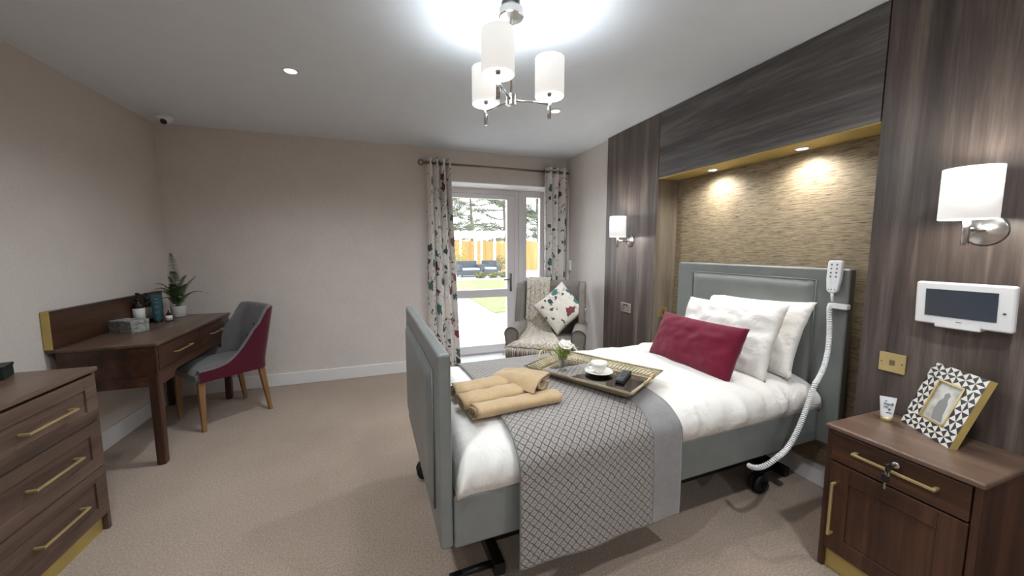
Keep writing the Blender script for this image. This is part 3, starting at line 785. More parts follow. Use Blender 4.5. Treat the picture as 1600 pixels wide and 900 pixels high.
def band(x0, y0, dx, dy, L, wd, nn):
    """inlay band starting x0,y0 running along (dx,dy) with width to its left, bow-tie triangles"""
    nx, ny = -dy, dx; st = L / nn
    for i in range(nn):
        for h in (0, 1):
            P = lambda s, t: (x0 + dx * s + nx * t, y0 + dy * s + ny * t)
            a, b = i * st, (i + 1) * st; t0, t1 = h * wd / 2, (h + 1) * wd / 2; m_ = ((a + b) / 2, (t0 + t1) / 2)
            dk = (i + h) % 2; A_, B_ = (0, 1) if dk else (1, 0)
            tri([P(a, t0), P(b, t0), P(*m_)], A_); tri([P(b, t1), P(a, t1), P(*m_)], A_)
            tri([P(a, t1), P(a, t0), P(*m_)], B_); tri([P(b, t0), P(b, t1), P(*m_)], B_)
band(-hw, 0, 1, 0, FW, FB, 6); band(hw, FH, -1, 0, FW, FB, 6)
band(-hw, FH - FB, 0, -1, FH - 2 * FB, FB, 4); band(hw, FB, 0, 1, FH - 2 * FB, FB, 4)
obj('triangle_inlay', bm, ['ivory', 'navy'], fr_)
bm = bmesh.new(); hi, yi0, yi1 = hw - FB, FB, FH - FB
for a in ((-hi, -hi + .007, yi0, yi1), (hi - .007, hi, yi0, yi1), (-hi, hi, yi0, yi0 + .007), (-hi, hi, yi1 - .007, yi1)): zb(bm, *a, -.006, .003)
obj('inner_rim', bm, 'gold', fr_)
bm = bmesh.new(); zb(bm, -hi + .006, hi - .006, yi0 + .006, yi1 - .006, -.008, -.003)
ph = obj('print', bm, 'photo', fr_)
bm = bmesh.new()   # pale standing figure shape of the print, a thin layer
pl = [(-.012, .0), (-.022, .03), (-.02, .07), (-.008, .088), (-.012, .104), (0, .114), (.012, .104), (.008, .088), (.018, .07), (.02, .03), (.03, .0)]
prism(bm, [(x + .004, yi0 + .012 + y) for x, y in pl], -.0025 * zs, -.0022 * zs); obj('printed_figure', bm, plain('print_grey', '#8b8987', .3), ph)
bm = bmesh.new(); zb(bm, -.03, .03, .02, .20, -.030, -.022); obj('backing_strut', bm, 'black', fr_)

tb = thing('hand_cream', 'small white tube of hand cream with gold cap on the bedside cabinet', 'tube', (1.965, .862, CT), R(-55))
bm = bmesh.new()
def tubebody(u, v):
    a = 2 * PI * u; k = v; rx = .0185 + .0075 * k; ry = .0165 * (1 - k) + .0012
    return (rx * math.cos(a), ry * math.sin(a), .018 + .083 * v)
grid(bm, 32, 12, tubebody); obj('body', bm, 'white_plastic', tb)
bm = bmesh.new(); lathe(bm, [(0, 0), (.0165, 0), (.0175, .002), (.0175, .019), (0, .019)], seg=28); obj('cap', bm, 'gold', tb)
bm = bmesh.new()
for x, z, w_, h_ in ((-.008, .085, .006, .003), (.0, .073, .013, .003), (.012, .07, .005, .010), (.004, .05, .007, .006), (-.006, .061, .012, .0015), (.003, .036, .016, .004), (-.01, .075, .003, .003)):
    box(bm, x - w_ / 2, x + w_ / 2, -.0150, -.0100 , z, z + h_)
obj('printing', bm, 'grey_print', tb)

# wall mounted screen on the right panel
ws = thing('wall_screen', 'white framed touch screen fixed to the wood panel above the bedside cabinet', 'screen', (PXF, .718, 1.045))
ws.rotation_euler = (0, 0, 0)
tm = Matrix.Translation((-.032, 0, .005)) @ Matrix.Rotation(R(-4), 4, 'Y')
def wsb(name, bm, mat, parent, **kw):
    for v in bm.verts: v.co = tm @ v.co
    return obj(name, bm, mat, parent, **kw)
sc_ = wsb('housing', B(-.012, .014, -.128, .122, -.004, .162), 'white_plastic', ws, bevel=.008, seg=3)
wsb('display', B(-.0135, -.0115, -.090, .092, .030, .135), 'screen', sc_)
bm = bmesh.new(); lathe(bm, [(0, 0), (.004, 0), (.004, .001), (0, .001)], (0, 0, 0), 12, M3=Matrix.Rotation(R(-90), 3, 'Y'))
for v in bm.verts: v.co += Vector((-.0123, -.106, .065))
wsb('button', bm, 'grey_print', sc_)
bm = bmesh.new()
for k in range(4): box(bm, -.0128, -.0118, .004 - k * .004, .0065 - k * .004, .012, .016)
wsb('printed_mark', bm, 'grey_print', sc_)
obj('wall_bracket', B(-.045, 0, -.055, .065, -.010, .03), 'white_plastic', ws, bevel=.006)

# ------------------------------------------------------------------ sockets and switches
def plate(name, label, cat, loc, w, h, face, kind):
    t = thing(name, label, cat, loc, {'-X': 0, '-Y': R(90)}[face])
    obj('plate', B(-.008, 0, -w / 2, w / 2, -h / 2, h / 2), 'gold' if kind != 'sock' else 'nickel', t, bevel=.002)
    if kind == 'sock':
        for s in (-1, 1):
            bm = bmesh.new(); box(bm, -.0095, -.008, s * .036 - .004, s * .036 + .004, .002, .012)
            for q in (-1, 1): box(bm, -.0095, -.008, s * .036 + q * .011 - .004, s * .036 + q * .011 + .004, -.022, -.015)
            obj('pin_holes', bm, 'black', t)
            bm = bmesh.new(); box(bm, -.012, -.008, s * .017 - .006, s * .017 + .006, .018, .032); obj('rocker', bm, 'black', t)
    elif kind == 'double':
        for y in (-.001,):
            obj('rocker', B(-.012, -.008, y - .008, y + .008, -.010, .012), 'antique', t, bevel=.001)
        for y in (-.034, .034):
            bm = bmesh.new(); lathe(bm, [(0, 0), (.0035, 0), (.003, .001), (0, .0012)], (-.008, y, 0), 10, M3=Matrix.Rotation(R(-90), 3, 'Y')); obj('screw', bm, 'antique', t)
    else:
        obj('rocker', B(-.012, -.008, -.008, .008, -.012, .012), 'antique', t, bevel=.001)
        bm = bmesh.new(); box(bm, -.009, -.008, -.014, .014, .018, .022); obj('marking', bm, 'black', t)
    return t
plate('wall_socket', 'double power socket low on the far grey wood panel beneath the smaller wall lamp', 'socket', (PXF, 2.765, .805), .147, .086, '-X', 'sock')
plate('wall_switch', 'square brass switch on the side of the bed recess', 'switch', (2.175, 2.41, .815), .086, .086, '-Y', 'single')
plate('wall_switch', 'wide brass switch plate on the wood panel above the hand cream tube', 'switch', (PXF, .910, .846), .088, .084, '-X', 'double')
t = thing('blind_cord_box', 'small white box on the wall beside the right curtain', 'wall box', (XR, 3.91, 1.14))
obj('housing', B(-.028, 0, -.035, .035, -.06, .06), 'white_plastic', t, bevel=.006); obj('front_cover', B(-.032, -.028, -.022, .022, -.04, .04), 'white_plastic', t, bevel=.002)

# ------------------------------------------------------------------ wall lamps
def sconce(y, label):
    t = thing('wall_lamp', label, 'wall lamp', (PXF, y, 1.408), 0)
    bm = bmesh.new(); lathe(bm, [(0, .022), (.012, .021), (.05, .008), (.056, .004), (.056, 0), (0, 0)], seg=40, M3=Matrix.Rotation(R(-90), 3, 'Y')); obj('backplate', bm, 'nickel', t)
    bm = bmesh.new(); tube(bm, [(-.015, 0, .0), (-.135, 0, .0)], .007, 12); obj('arm', bm, 'nickel', t)
    bm = bmesh.new(); tube(bm, [(-.135, 0, -.055), (-.135, 0, .055)], .010, 16); obj('stem', bm, 'nickel', t)
    bm = bmesh.new(); lathe(bm, [(.068, .035), (.0705, .035), (.0705, .212), (.068, .212)], (-.135, 0, 0), 48)
    bmesh.ops.delete(bm, geom=[f for f in bm.faces if len(f.verts) > 8], context='FACES')
    sh = obj('lamp_shade', bm, 'shade_warm', t)
    bm = bmesh.new(); lathe(bm, [(0, .055), (.012, .06), (.022, .09), (.018, .112), (0, .12)], (-.135, 0, 0), 16); obj('bulb', bm, 'bulb', sh)
    for z in (.15, .045):
        l = light('POINT', 'wall_lamp_light', (PXF - .135, y, 1.408 + z), SCONCE_W, (1, .95, .86), shadow_soft_size=.02)
    return t
sconce(2.735, 'wall lamp with white drum shade on the far wood panel, left of the bed recess')
sconce(.695, 'wall lamp with white drum shade on the near wood panel above the touch screen')

# ------------------------------------------------------------------ pendant
PC = (.56, 1.60)
pend = thing('pendant_light', 'three-arm nickel ceiling light with white drum shades above the bed', 'pendant light', (PC[0], PC[1], H))
bm = bmesh.new(); lathe(bm, [(0, 0), (.028, 0), (.028, -.022), (.050, -.024), (.054, -.030), (.054, -.058), (.050, -.062), (0, -.068)], seg=48, smooth=False)
obj('canopy', bm, 'nickel', pend)
bm = bmesh.new(); tube(bm, [(0, 0, -.06), (0, 0, -.39)], .0055, 10); obj('rod', bm, 'nickel', pend)
bm = bmesh.new(); lathe(bm, [(0, -.375), (.022, -.378), (.022, -.425), (0, -.428)], seg=24); obj('hub', bm, 'nickel', pend, bevel=.002)
for deg in (-6.4, 113.6, 233.6):
    a = R(deg); x, y = .178 * math.cos(a), .178 * math.sin(a)
    bm = bmesh.new(); tube(bm, [(.015 * math.cos(a), .015 * math.sin(a), -.402), (x, y, -.402)], .0055, 10); am = obj('arm', bm, 'nickel', pend)
    bm = bmesh.new(); tube(bm, [(x, y, -.468), (x, y, -.365)], .0085, 14); tube(bm, [(x, y, -.365), (x, y, -.335)], .013, 14); obj('stem', bm, 'nickel', am)
    bm = bmesh.new(); lathe(bm, [(.0635, -.372), (.066, -.372), (.066, -.208), (.0635, -.208)], (x, y, 0), 48)
    bmesh.ops.delete(bm, geom=[f for f in bm.faces if len(f.verts) > 8], context='FACES')
    sh = obj('lamp_shade', bm, 'shade', pend)
    bm = bmesh.new(); lathe(bm, [(0, -.335), (.012, -.33), (.022, -.30), (.018, -.275), (0, -.265)], (x, y, 0), 16); obj('bulb', bm, 'bulb', sh)
    for z, k_ in ((-.235, .38), (-.355, 1.3)):
        light('POINT', 'pendant_lamp', (PC[0] + x, PC[1] + y, H + z), SHADE_W * k_, COOL, shadow_soft_size=.025)

# ceiling and niche downlights, dome camera
def downlight(loc, r_, label):
    t = thing('downlight', label, 'downlight', loc)
    bm = bmesh.new(); lathe(bm, [(r_ * .72, -.001), (r_, -.001), (r_ * .97, -.005), (r_ * .74, -.006)], seg=32); 
    bmesh.ops.delete(bm, geom=[f for f in bm.faces if len(f.verts) > 8], context='FACES'); obj('bezel', bm, 'white_plastic', t)
    bm = bmesh.new(); lathe(bm, [(0, -.0045), (r_ * .73, -.0035), (r_ * .73, -.001), (0, -.001)], seg=32); obj('lens', bm, 'bulb', t)
downlight((DOWN[0][0], DOWN[0][1], H), .045, 'lit round ceiling downlight left of the pendant, over open carpet')
downlight((DOWN[1][0], DOWN[1][1], H), .045, 'lit round ceiling downlight just behind the pendant, nearer the patio door')
downlight((2.19, 2.0, 1.890), .036, 'small lit spotlight in the gold recess top, farther from the camera')
downlight((2.19, 1.42, 1.890), .036, 'small lit spotlight in the gold recess top, nearer the camera')
t = thing('dome_camera', 'small white dome security camera on the ceiling in the left corner', 'security camera', (-1.62, 3.80, H))
bm = bmesh.new(); lathe(bm, [(0, 0), (.055, 0), (.055, -.018), (.046, -.032), (0, -.035)], seg=32); obj('base', bm, 'white_plastic', t)
bm = bmesh.new(); lathe(bm, [(.038, -.030), (.034, -.048), (.02, -.062), (0, -.067)], (.004, -.004, 0), seg=24); obj('dome', bm, 'white_plastic', t)
bm = bmesh.new(); lathe(bm, [(.022, 0), (.018, .012), (.0, .019)], (.004, -.028, -.050), seg=20, M3=Matrix.Rotation(R(130), 3, 'X')); obj('lens', bm, 'black', t)

# ------------------------------------------------------------------ curtains
ZRD = 2.222; YR = 3.93
rod = thing('curtain_rod', 'thin antique brass curtain rod above the patio door', 'curtain rod', (0, YR, ZRD))
bm = bmesh.new(); tube(bm, [(.42, 0, 0), (2.09, 0, 0)], .0125, 14); obj('pole', bm, 'antique', rod)
bm = bmesh.new(); tube(bm, [(.395 + .024 * math.cos(a), 0, .024 * math.sin(a)) for a in [k * PI / 10 for k in range(20)]], .009, 10, closed=True); obj('finial', bm, 'antique', rod)
for x in (.50, 2.07):
    bm = bmesh.new(); tube(bm, [(x, 0, 0), (x, .098, 0)], .008, 10); lathe(bm, [(0, 0), (.022, 0), (.022, .006), (0, .006)], (x, .1, 0), 20, M3=Matrix.Rotation(R(90), 3, 'X')); obj('bracket', bm, 'antique', rod)
def curtain(x0, x1, label, xb0, xb1, amp=.05, folds=4, phase=0):
    t = thing('curtain', label, 'curtain', (0, YR, 0))
    W_ = (x1 - x0); N = 150; z1 = 2.272; z0 = .03
    def f(u, v):
        z = z0 + (z1 - z0) * v; k = (1 - v) ** 1.2
        a, b = x0 + (xb0 - x0) * k, x1 + (xb1 - x1) * k
        th = u * folds * 2 * PI + phase
        uu = u + .012 * math.sin(2 * th)
        x = a + (b - a) * uu; am = amp * (1 + .15 * math.sin(3 * v + u * 5))
        y = am * math.sin(th) + .008 * nz(u * 6, z * 1.5, 2)
        return (x, y, z)
    ulen = .85
    bm = bmesh.new(); grid(bm, N, 40, f, uvfn=lambda u, v: (u * ulen, v * 2.3))
    obj('cloth', bm, 'floral', t, solid=.003, off=0)
    bm = bmesh.new()
    def g(u, v):
        p_ = f(u, v); return (p_[0] , p_[1] + .004, p_[2])
    grid(bm, N, 40, g); obj('lining', bm, 'burgundy', t)
    for k in range(int(folds * 2)):
        u = (k * PI - phase) / (folds * 2 * PI)
        if 0.01 < u < .99:
            x = f(u, 1)[0]
            bm = bmesh.new(); tube(bm, [(x + (.005 if k % 2 else -.005), .024 * math.cos(a), ZRD + .024 * math.sin(a)) for a in [q * PI / 8 for q in range(16)]], .004, 8, closed=True); obj('eyelet', bm, 'chrome', t)
    return t
curtain(.445, .69, 'floral patterned curtain at the left side of the patio door', .43, .77, folds=3.6, phase=.6)
curtain(1.775, 2.085, 'floral patterned curtain with burgundy lining edge at the right side of the patio door', 1.80, 2.05, folds=3.6, phase=-.9)
# ------------------------------------------------------------------ wing armchair
ARZ = math.atan2(-.84, -.54)          # direction the chair faces
arm = thing('armchair', 'taupe grey wing armchair in the corner beside the patio door', 'armchair', (1.56, 3.31, 0), ARZ + PI / 2)
# local: faces -y, x to its left/right, half width .37
obj('seat_base', B(-.26, .26, -.30, .24, .15, .33), 'arm_grey', arm, bevel=.02, seg=3)
obj('seat_cushion', B(-.255, .255, -.335, .22, .325, .455), 'arm_grey', arm, bevel=.04, seg=5)
for s in (-1, 1):
    bm = bmesh.new(); prof = [(.0, .10), (.10, .10), (.105, .45)]
    for k in range(13):
        a = -.35 + (PI + .7) * k / 12; prof.append((.052 + .066 * math.cos(a), .535 + .062 * math.sin(a)))
    prof.append((-.004, .45))
    prism(bm, [(s * (.262 + x), z) for x, z in prof], -.315, .26, 'Y'); o = obj('armrest', bm, 'arm_grey', arm, bevel=.012, seg=3)
    bm = bmesh.new(); tube(bm, [(s * (.262 + x), -.318, z) for x, z in prof], .0045, 6, closed=True); obj('piping', bm, 'arm_pipe', o)
    # wing
    bm = bmesh.new()
    wp = [(.30, .50), (.02, .50), (-.02, .62), (.03, .80), (.06, .94), (.11, .985), (.20, .995), (.36, .995)]
    prism(bm, wp, s * .295, s * .355, 'X'); obj('wing', bm, 'arm_grey', arm, bevel=.022, seg=4)
    for y in (-.27, .30):
        bm = bmesh.new(); tube(bm, [(s * .30, y, .12), (s * .305, y + (.02 if y > 0 else 0), 0)], [.024, .016], 12); obj('leg', bm, 'dark_leg', arm)
bm = bmesh.new(); prism(bm, [(.20, .30), (.34, .30), (.42, .995), (.32, 1.0), (.27, .965)], -.30, .30, 'X'); obj('backrest', bm, 'arm_grey', arm, bevel=.03, seg=4)

# throw over the armchair (same frame as the chair)
thr = thing('throw_blanket', 'cream knitted throw with tassel fringe draped over the armchair', 'throw', (1.56, 3.31, 0), ARZ + PI / 2)
tp = [(.445, .77), (.44, .95), (.40, 1.018), (.33, 1.023), (.255, .985), (.225, .86), (.18, .62), (.14, .49), (.02, .475), (-.18, .475), (-.335, .47), (-.375, .44), (-.38, .41)]
TP, TLn = resample(tp, 80)
def tfn(u, v):
    y, z = TP[round(v * 80)]; s = v
    # left and right edges of the throw: narrow on the back, spreading over the seat and the viewer's left arm
    k = max(0, min(1, (v - .55) / .45)); x0 = -.27 + .03 * k - .13 * max(0, (v - .93) / .07); x1 = -.02 + .20 * k
    x = x0 + (x1 - x0) * u
    up = 0
    if v > .55:
        # climbs over the armrest on the viewer's left
        d = (-.245 - x) / .06; up = 0
    fold = .012 * math.sin(u * 16 + v * 3) * (1 - .4 * k) + .006 * nz(u * 6, v * 9)
    if v <= .55: return (x, y - abs(fold) - .004, z)
    return (x, y + .03 * (u - .5) * 0 - .03 * max(0, min(1, (-.245 - x) / .06)) * 0, z + up + abs(fold) + .003)
bm = bmesh.new(); grid(bm, 44, 80, tfn, uvfn=lambda u, v: (u * .42, v * TLn)); obj('knitted_cloth', bm, 'knit', thr, solid=.006, off=0)
bm = bmesh.new()
for i in range(60):
    u = i / 59; p_ = Vector(tfn(u, 1)); L_ = .065 + .02 * random.random(); j = random.uniform(-.012, .012)
    tube(bm, [p_, p_ + Vector((j * .3, -.006, -L_ * .4)), p_ + Vector((j, -.008, -L_))], [.0035, .003, .0022], 5)
tag(obj('fringe', bm, 'fringe', thr), kind='stuff')
def A2W(v): return arm_m @ Vector(v)
arm_m = Matrix.Translation((1.56, 3.31, 0)) @ Matrix.Rotation(ARZ + PI / 2, 4, 'Z')
r3 = arm_m.to_3x3(); exl, upl = r3 @ Vector((1, 0, 0)), r3 @ Vector((0, .30, .95))
pillow('cushion', .40, .40, .14, 'floral_cushion', A2W((.10, .08, .735)), (exl + upl.normalized() * .92), (-exl * .92 + upl.normalized()), 'cream floral square cushion standing on its corner in the armchair', 'cushion', seed=2, wr=.006)

# ------------------------------------------------------------------ desk
DX0, DX1, DYn, DYf, DT = XL + .004, -1.303, 2.735, 3.87, .775
desk = thing('desk', 'walnut dressing desk with two drawers along the left wall', 'desk', (0, 0, 0))
bm = bmesh.new(); box(bm, DX0, DX1, DYn, DYf, DT - .022, DT); obj('top', bm, 'walnut_top', desk, bevel=.007, seg=3)
bm = bmesh.new(); box(bm, DX0 + .035, DX1 - .012, DYn + .012, DYn + .032, .575, DT - .022); box(bm, DX0 + .035, DX1 - .012, DYf - .032, DYf - .012, .575, DT - .022)
box(bm, DX1 - .034, DX1 - .012, DYn + .032, DYf - .032, .585, .60); box(bm, DX0 + .035, DX0 + .05, DYn + .032, DYf - .032, .575, DT - .022)
box(bm, DX0 + .05, DX1 - .036, DYn + .032, DYf - .032, .59, .60)
obj('carcass', bm, 'walnut_y', desk, bevel=.002)
bm = bmesh.new()   # shaped apron below the drawers
ys = [DYn + .03 + (DYf - DYn - .06) * i / 40 for i in range(41)]
def az(y):
    e = min(y - DYn - .03, DYf - .03 - y)
    if e < .16: return .505
    if e < .20: return .505 + .045 * math.sin((e - .16) / .04 * PI / 2) - .006 * math.sin((e - .16) / .04 * PI)
    return .55
poly = [(y, .585) for y in ys[::-1]] + [(y, az(y)) for y in ys]
prism(bm, poly, DX1 - .030, DX1 - .016, 'X'); box(bm, DX0 + .05, DX1 - .05, DYn + .020, DYn + .034, .505, .576)
obj('apron', bm, 'walnut_y', desk)
ym = (DYn + DYf) / 2
for a, b in ((DYn + .036, ym - .003), (ym + .003, DYf - .036)):
    d_ = obj('drawer', B(DX1 - .034, DX1 - .010, a, b, .604, DT - .026), 'walnut_y', desk, bevel=.002)
    bar_handle((DX1 - .010, (a + b) / 2 - .105, .672), (DX1 - .010, (a + b) / 2 + .105, .672), (.028, 0, 0), d_, t=.008)
for x, y in ((DX1 - .066, DYn + .012), (DX1 - .066, DYf - .066), (DX0 + .018, DYn + .012), (DX0 + .018, DYf - .066)):
    bm = bmesh.new(); z = .58
    vs0 = [(x, y), (x + .054, y), (x + .054, y + .054), (x, y + .054)]; c = (x + .027, y + .027)
    a = [bm.verts.new((c[0] + (p_[0] - c[0]) * .9, c[1] + (p_[1] - c[1]) * .9, 0)) for p_ in vs0]; b = [bm.verts.new((*p_, z)) for p_ in vs0]
    bm.faces.new(a[::-1]); bm.faces.new(b)
    for i in range(4): bm.faces.new((a[i], a[(i + 1) % 4], b[(i + 1) % 4], b[i]))
    obj('leg', bm, 'walnut', desk, bevel=.010, seg=2)
up_ = obj('back_panel', B(DX0, DX0 + .032, 2.742, 3.85, .7755, .990), 'walnut_y', desk, bevel=.002)
tag(obj('edge_strip', B(DX0, DX0 + .034, 2.736, 2.7415, .7755, .990), 'gold_flat', up_), 'gold edge strip of the upright panel')

# things on the desk
def bottle(name, loc, label, rz=0, k=1.0, lab='label_white', hz=1.0):
    t = thing(name, label, 'bottle', loc, rz)
    bm = bmesh.new(); lathe(bm, [(0, 0), (.030 * k, 0), (.033 * k, .004), (.033 * k, .105 * k), (.028 * k, .118 * k), (.013 * k, .126 * k), (.013 * k, .132 * k), (0, .132 * k)], seg=32); obj('body', bm, 'brown_glass', t)
    bm = bmesh.new(); lathe(bm, [(.0334 * k, .022), (.0337 * k, .022), (.0337 * k, .092 * k), (.0334 * k, .092 * k)], seg=32)
    bmesh.ops.delete(bm, geom=[f for f in bm.faces if len(f.verts) > 8], context='FACES'); obj('paper_label', bm, lab, t)
    for ch in t.children: ch.scale = (1, 1, hz)
    bm = bmesh.new(); lathe(bm, [(0, .13 * k), (.015 * k, .13 * k), (.015 * k, .146 * k), (.005, .148 * k), (.005, .166 * k), (.011, .167 * k), (.011, .175 * k), (0, .177 * k)], seg=20)
    tube(bm, [(0, 0, .171 * k), (.028, 0, .171 * k), (.036, 0, .165 * k)], .0045, 8); obj('pump', bm, 'black', t).scale = (1, 1, hz)
    return t
bottle('pump_bottle', (-1.728, 3.45, DT), 'brown pump bottle with cream label directly behind the stone box', R(-40), 1.0, hz=1.36)
bottle('pump_bottle', (-1.735, 3.575, DT), 'brown pump bottle with grey label beside the teal tube', R(-60), .98, 'label_grey', 1.3)
t = thing('teal_tube', 'teal squeeze tube standing cap down between pump bottle and dropper bottle', 'tube', (-1.652, 3.520, DT), R(25))
bm = bmesh.new(); grid(bm, 32, 12, lambda u, v: ((.025 + .009 * v) * math.cos(2 * PI * u), (.023 * (1 - v) + .0015) * math.sin(2 * PI * u), .022 + .195 * v)); obj('body', bm, 'teal', t)
bm = bmesh.new(); lathe(bm, [(0, 0), (.023, 0), (.024, .003), (.024, .023), (0, .023)], seg=28); obj('cap', bm, 'black', t)
bm = bmesh.new()
for z in (.08, .12, .155, .18): 
    yy = -(.023 * (1 - (z - .022) / .195) + .0015)
    box(bm, -.012, .012, yy - .001, yy + .002, z, z + .003)
obj('printing', bm, 'label_grey', t)
t = thing('dropper_bottle', 'small dropper bottle with white label in front of the white pot', 'bottle', (-1.600, 3.555, DT))
bm = bmesh.new(); lathe(bm, [(0, 0), (.020, 0), (.0215, .003), (.0215, .05), (.016, .056), (.008, .058), (0, .058)], seg=28); obj('body', bm, 'brown_glass', t)
bm = bmesh.new(); lathe(bm, [(.0217, .007), (.022, .007), (.022, .047), (.0217, .047)], seg=28); bmesh.ops.delete(bm, geom=[f for f in bm.faces if len(f.verts) > 8], context='FACES'); obj('paper_label', bm, 'label_white', t)
bm = bmesh.new(); lathe(bm, [(0, .057), (.010, .057), (.010, .070), (.005, .072), (.005, .084), (.003, .09), (0, .091)], seg=16); obj('dropper', bm, 'black', t)
t = thing('storage_box', 'grey weathered stone box with lid at the near end of the desk', 'box', (-1.657, 3.190, DT), R(-26))
obj('body', B(-.088, .088, -.055, .055, 0, .058), 'stone', t, bevel=.002); obj('lid', B(-.090, .090, -.057, .057, .0585, .082), 'stone', t, bevel=.002)
# potted fern
fern = thing('potted_fern', 'green fern in a white pot at the far corner of the desk', 'potted plant', (-1.625, 3.765, DT))
bm = bmesh.new(); lathe(bm, [(0, 0), (.042, 0), (.046, .004), (.053, .088), (.053, .092), (.049, .092), (.047, .08), (0, .08)], seg=36); obj('pot', bm, 'pot', fern)
bm = bmesh.new(); lathe(bm, [(0, .0805), (.0465, .0805), (.046, .083), (0, .084)], seg=24); obj('soil', bm, 'soil', fern)
def frond(az_, L_, lift, droop, mat, wmax=.034, seed=0):
    bm = bmesh.new(); rnd = random.Random(seed); d = Vector((math.cos(az_), math.sin(az_), 0))
    P_ = bez(Vector((0, 0, .08)) + d * .012, Vector((0, 0, .08 + lift * .6)) + d * L_ * .12, Vector((0, 0, .08 + lift)) + d * L_ * .5, Vector((0, 0, .08 + lift - droop)) + d * L_, 34)
    tube(bm, P_, .0016, 5)
    for i in range(5, 34):
        tt = i / 34; p_ = P_[i]; dr_ = (P_[min(i + 1, 34)] - P_[i - 1]).normalized(); side = dr_.cross(Vector((0, 0, 1)))
        if side.length < .2: side = Vector((-d.y, d.x, 0))
        side.normalize(); wl = wmax * math.sin(PI * min(1, tt * .85 + .12)) ** .7 * (1.05 - .35 * tt)
        upn = side.cross(dr_)
        for s in (-1, 1):
            e = (side * s + dr_ * .35 + Vector((0, 0, -.2))).normalized() * wl; q = dr_ * .0019 * (1 + L_ * 3)
            v = [bm.verts.new(x) for x in (p_ - q, p_ + e * .55 - q * .9, p_ + e, p_ + e * .5 + q * .9, p_ + q)]; bm.faces.new(v)
    obj('frond', bm, mat, fern)
V19 = R(-19.4)
for k, (a, L_, li, dp) in enumerate([(V19 - PI / 2, .03, .40, -.05), (V19 + .1, .24, .17, .06), (V19 + .15, .15, .20, -.06), (V19 + PI - .1, .19, .17, .05), (V19 + PI + .3, .15, .20, .05), (V19 + PI - .5, .19, .10, .05), (V19 - 1.2, .10, .22, .02), (V19 + 1.3, .08, .26, .0),
        (V19 - 2.2, .09, .17, .04), (V19 + .6, .06, .24, .0), (V19 + 2.4, .09, .20, .03), (V19 - .6, .10, .13, .05), (V19 - PI / 2 + .3, .04, .30, 0), (V19 - 1.8, .05, .19, .01), (V19 + PI + .8, .11, .12, .05), (V19 - PI / 2 - .4, .05, .24, -.02), (V19 - PI / 2, .08, .17, .02), (V19 + PI + .5, .13, .22, .02), (V19 - .3, .12, .18, -.02), (V19 - 1.0, .09, .20, .03), (V19 + PI + 1.2, .08, .20, .03)]):
    frond(a, L_, li, dp, 'leaf' if k % 3 else 'leaf_dark', .058 if k in (0, 12, 15) else .044, k)

# ------------------------------------------------------------------ tub chair
fdir = Vector((-.34, -.29, 0)).normalized()
chz = math.atan2(fdir.y, fdir.x) + PI / 2
chair = thing('tub_chair', 'grey button-back chair with burgundy sides pulled up to the desk', 'chair', (-1.245, 3.475, 0), chz)
# local: faces -y
CWd, CDp = .245, .235
def upath(s):
    """U-shaped plan from front left, round the back, to front right"""
    s = s * 2 - 1; a = abs(s); sg = 1 if s > 0 else -1
    if a > .42:
        k = (a - .42) / .58; return Vector((sg * (CWd - .005 * k * 0), .10 - k * .34, 0)), Vector((sg, 0, 0))
    th = a / .42 * PI / 2; e = .55
    return Vector((sg * CWd * math.sin(th) ** e, .10 + .14 * math.cos(th) ** e, 0)), Vector((sg * math.sin(th), math.cos(th), 0))
def topz(s):
    a = abs(s * 2 - 1)
    k = max(0, min(1, (a - .33) / .67)); k2 = 1 - (1 - k) ** 3.6 if k > .12 else (1 - .88 ** 3.6) * (k / .12) ** 1.6
    return .865 - .41 * k2 
def rake(z): return max(0, (z - .44)) * .20
def outer(s, t):
    p_, n_ = upath(s); z = .375 + (topz(s) - .375) * t
    kk = max(0, 1 - abs(s * 2 - 1) / .6); return Vector((p_.x * (1 - .06 * (z > .44) * (z - .44)), p_.y + rake(z) * min(1, kk * 2.2), z))
def inner(s, t):
    p_, n_ = upath(s); z = .40 + (topz(s) - .40) * t
    kk = max(0, 1 - abs(s * 2 - 1) / .6); q = p_ - n_ * .042
    return Vector((q.x, q.y + rake(z) * min(1, kk * 2.2) - .010 * math.sin(t * PI) * (kk > 0), z))
bm = bmesh.new(); grid(bm, 80, 14, outer); obj('outer_shell', bm, 'burgundy', chair)
bm = bmesh.new(); grid(bm, 80, 14, inner)
def rimf(u, v):
    a, b = outer(u, 1), inner(u, 1); p_ = a.lerp(b, v); p_.z += .010 * math.sin(v * PI); return p_
grid(bm, 80, 5, rimf)
for s in (0, 1):
    def endf(u, v, s=s): 
        a, b = outer(s, v), inner(s, v); p_ = a.lerp(b, u); p_.y -= .008 * math.sin(u * PI); return p_
    grid(bm, 4, 8, endf)
bmesh.ops.remove_doubles(bm, verts=bm.verts, dist=.0005)
back = obj('inner_back', bm, 'chair_grey', chair)
for x, z in ((0, .70), (-.08, .60), (.08, .60)):
    bm = bmesh.new(); lathe(bm, [(0, .006), (.008, .005), (.012, 0), (0, 0)], (0, 0, 0), 14, M3=Matrix.Rotation(R(90), 3, 'X'))
    for v in bm.verts: v.co += Vector((x, inner(.5 + x * .5, (z - .4) / .46).y - .001, z))
    obj('button', bm, 'arm_pipe', back)
bm = bmesh.new(); box(bm, -.235, .235, -.262, .19, .375, .44); obj('seat_frame', bm, 'chair_grey', chair, bevel=.02, seg=3)
bm = bmesh.new()
def seatf(u, v):
    x, y = -1 + 2 * u, -1 + 2 * v; th = max(0, (1 - abs(x) ** 4) * (1 - abs(y) ** 4)) ** .4
    return (x * .205, -.035 + y * .228, .430 + .05 * th)
grid(bm, 24, 24, seatf); obj('seat', bm, 'chair_grey', chair)
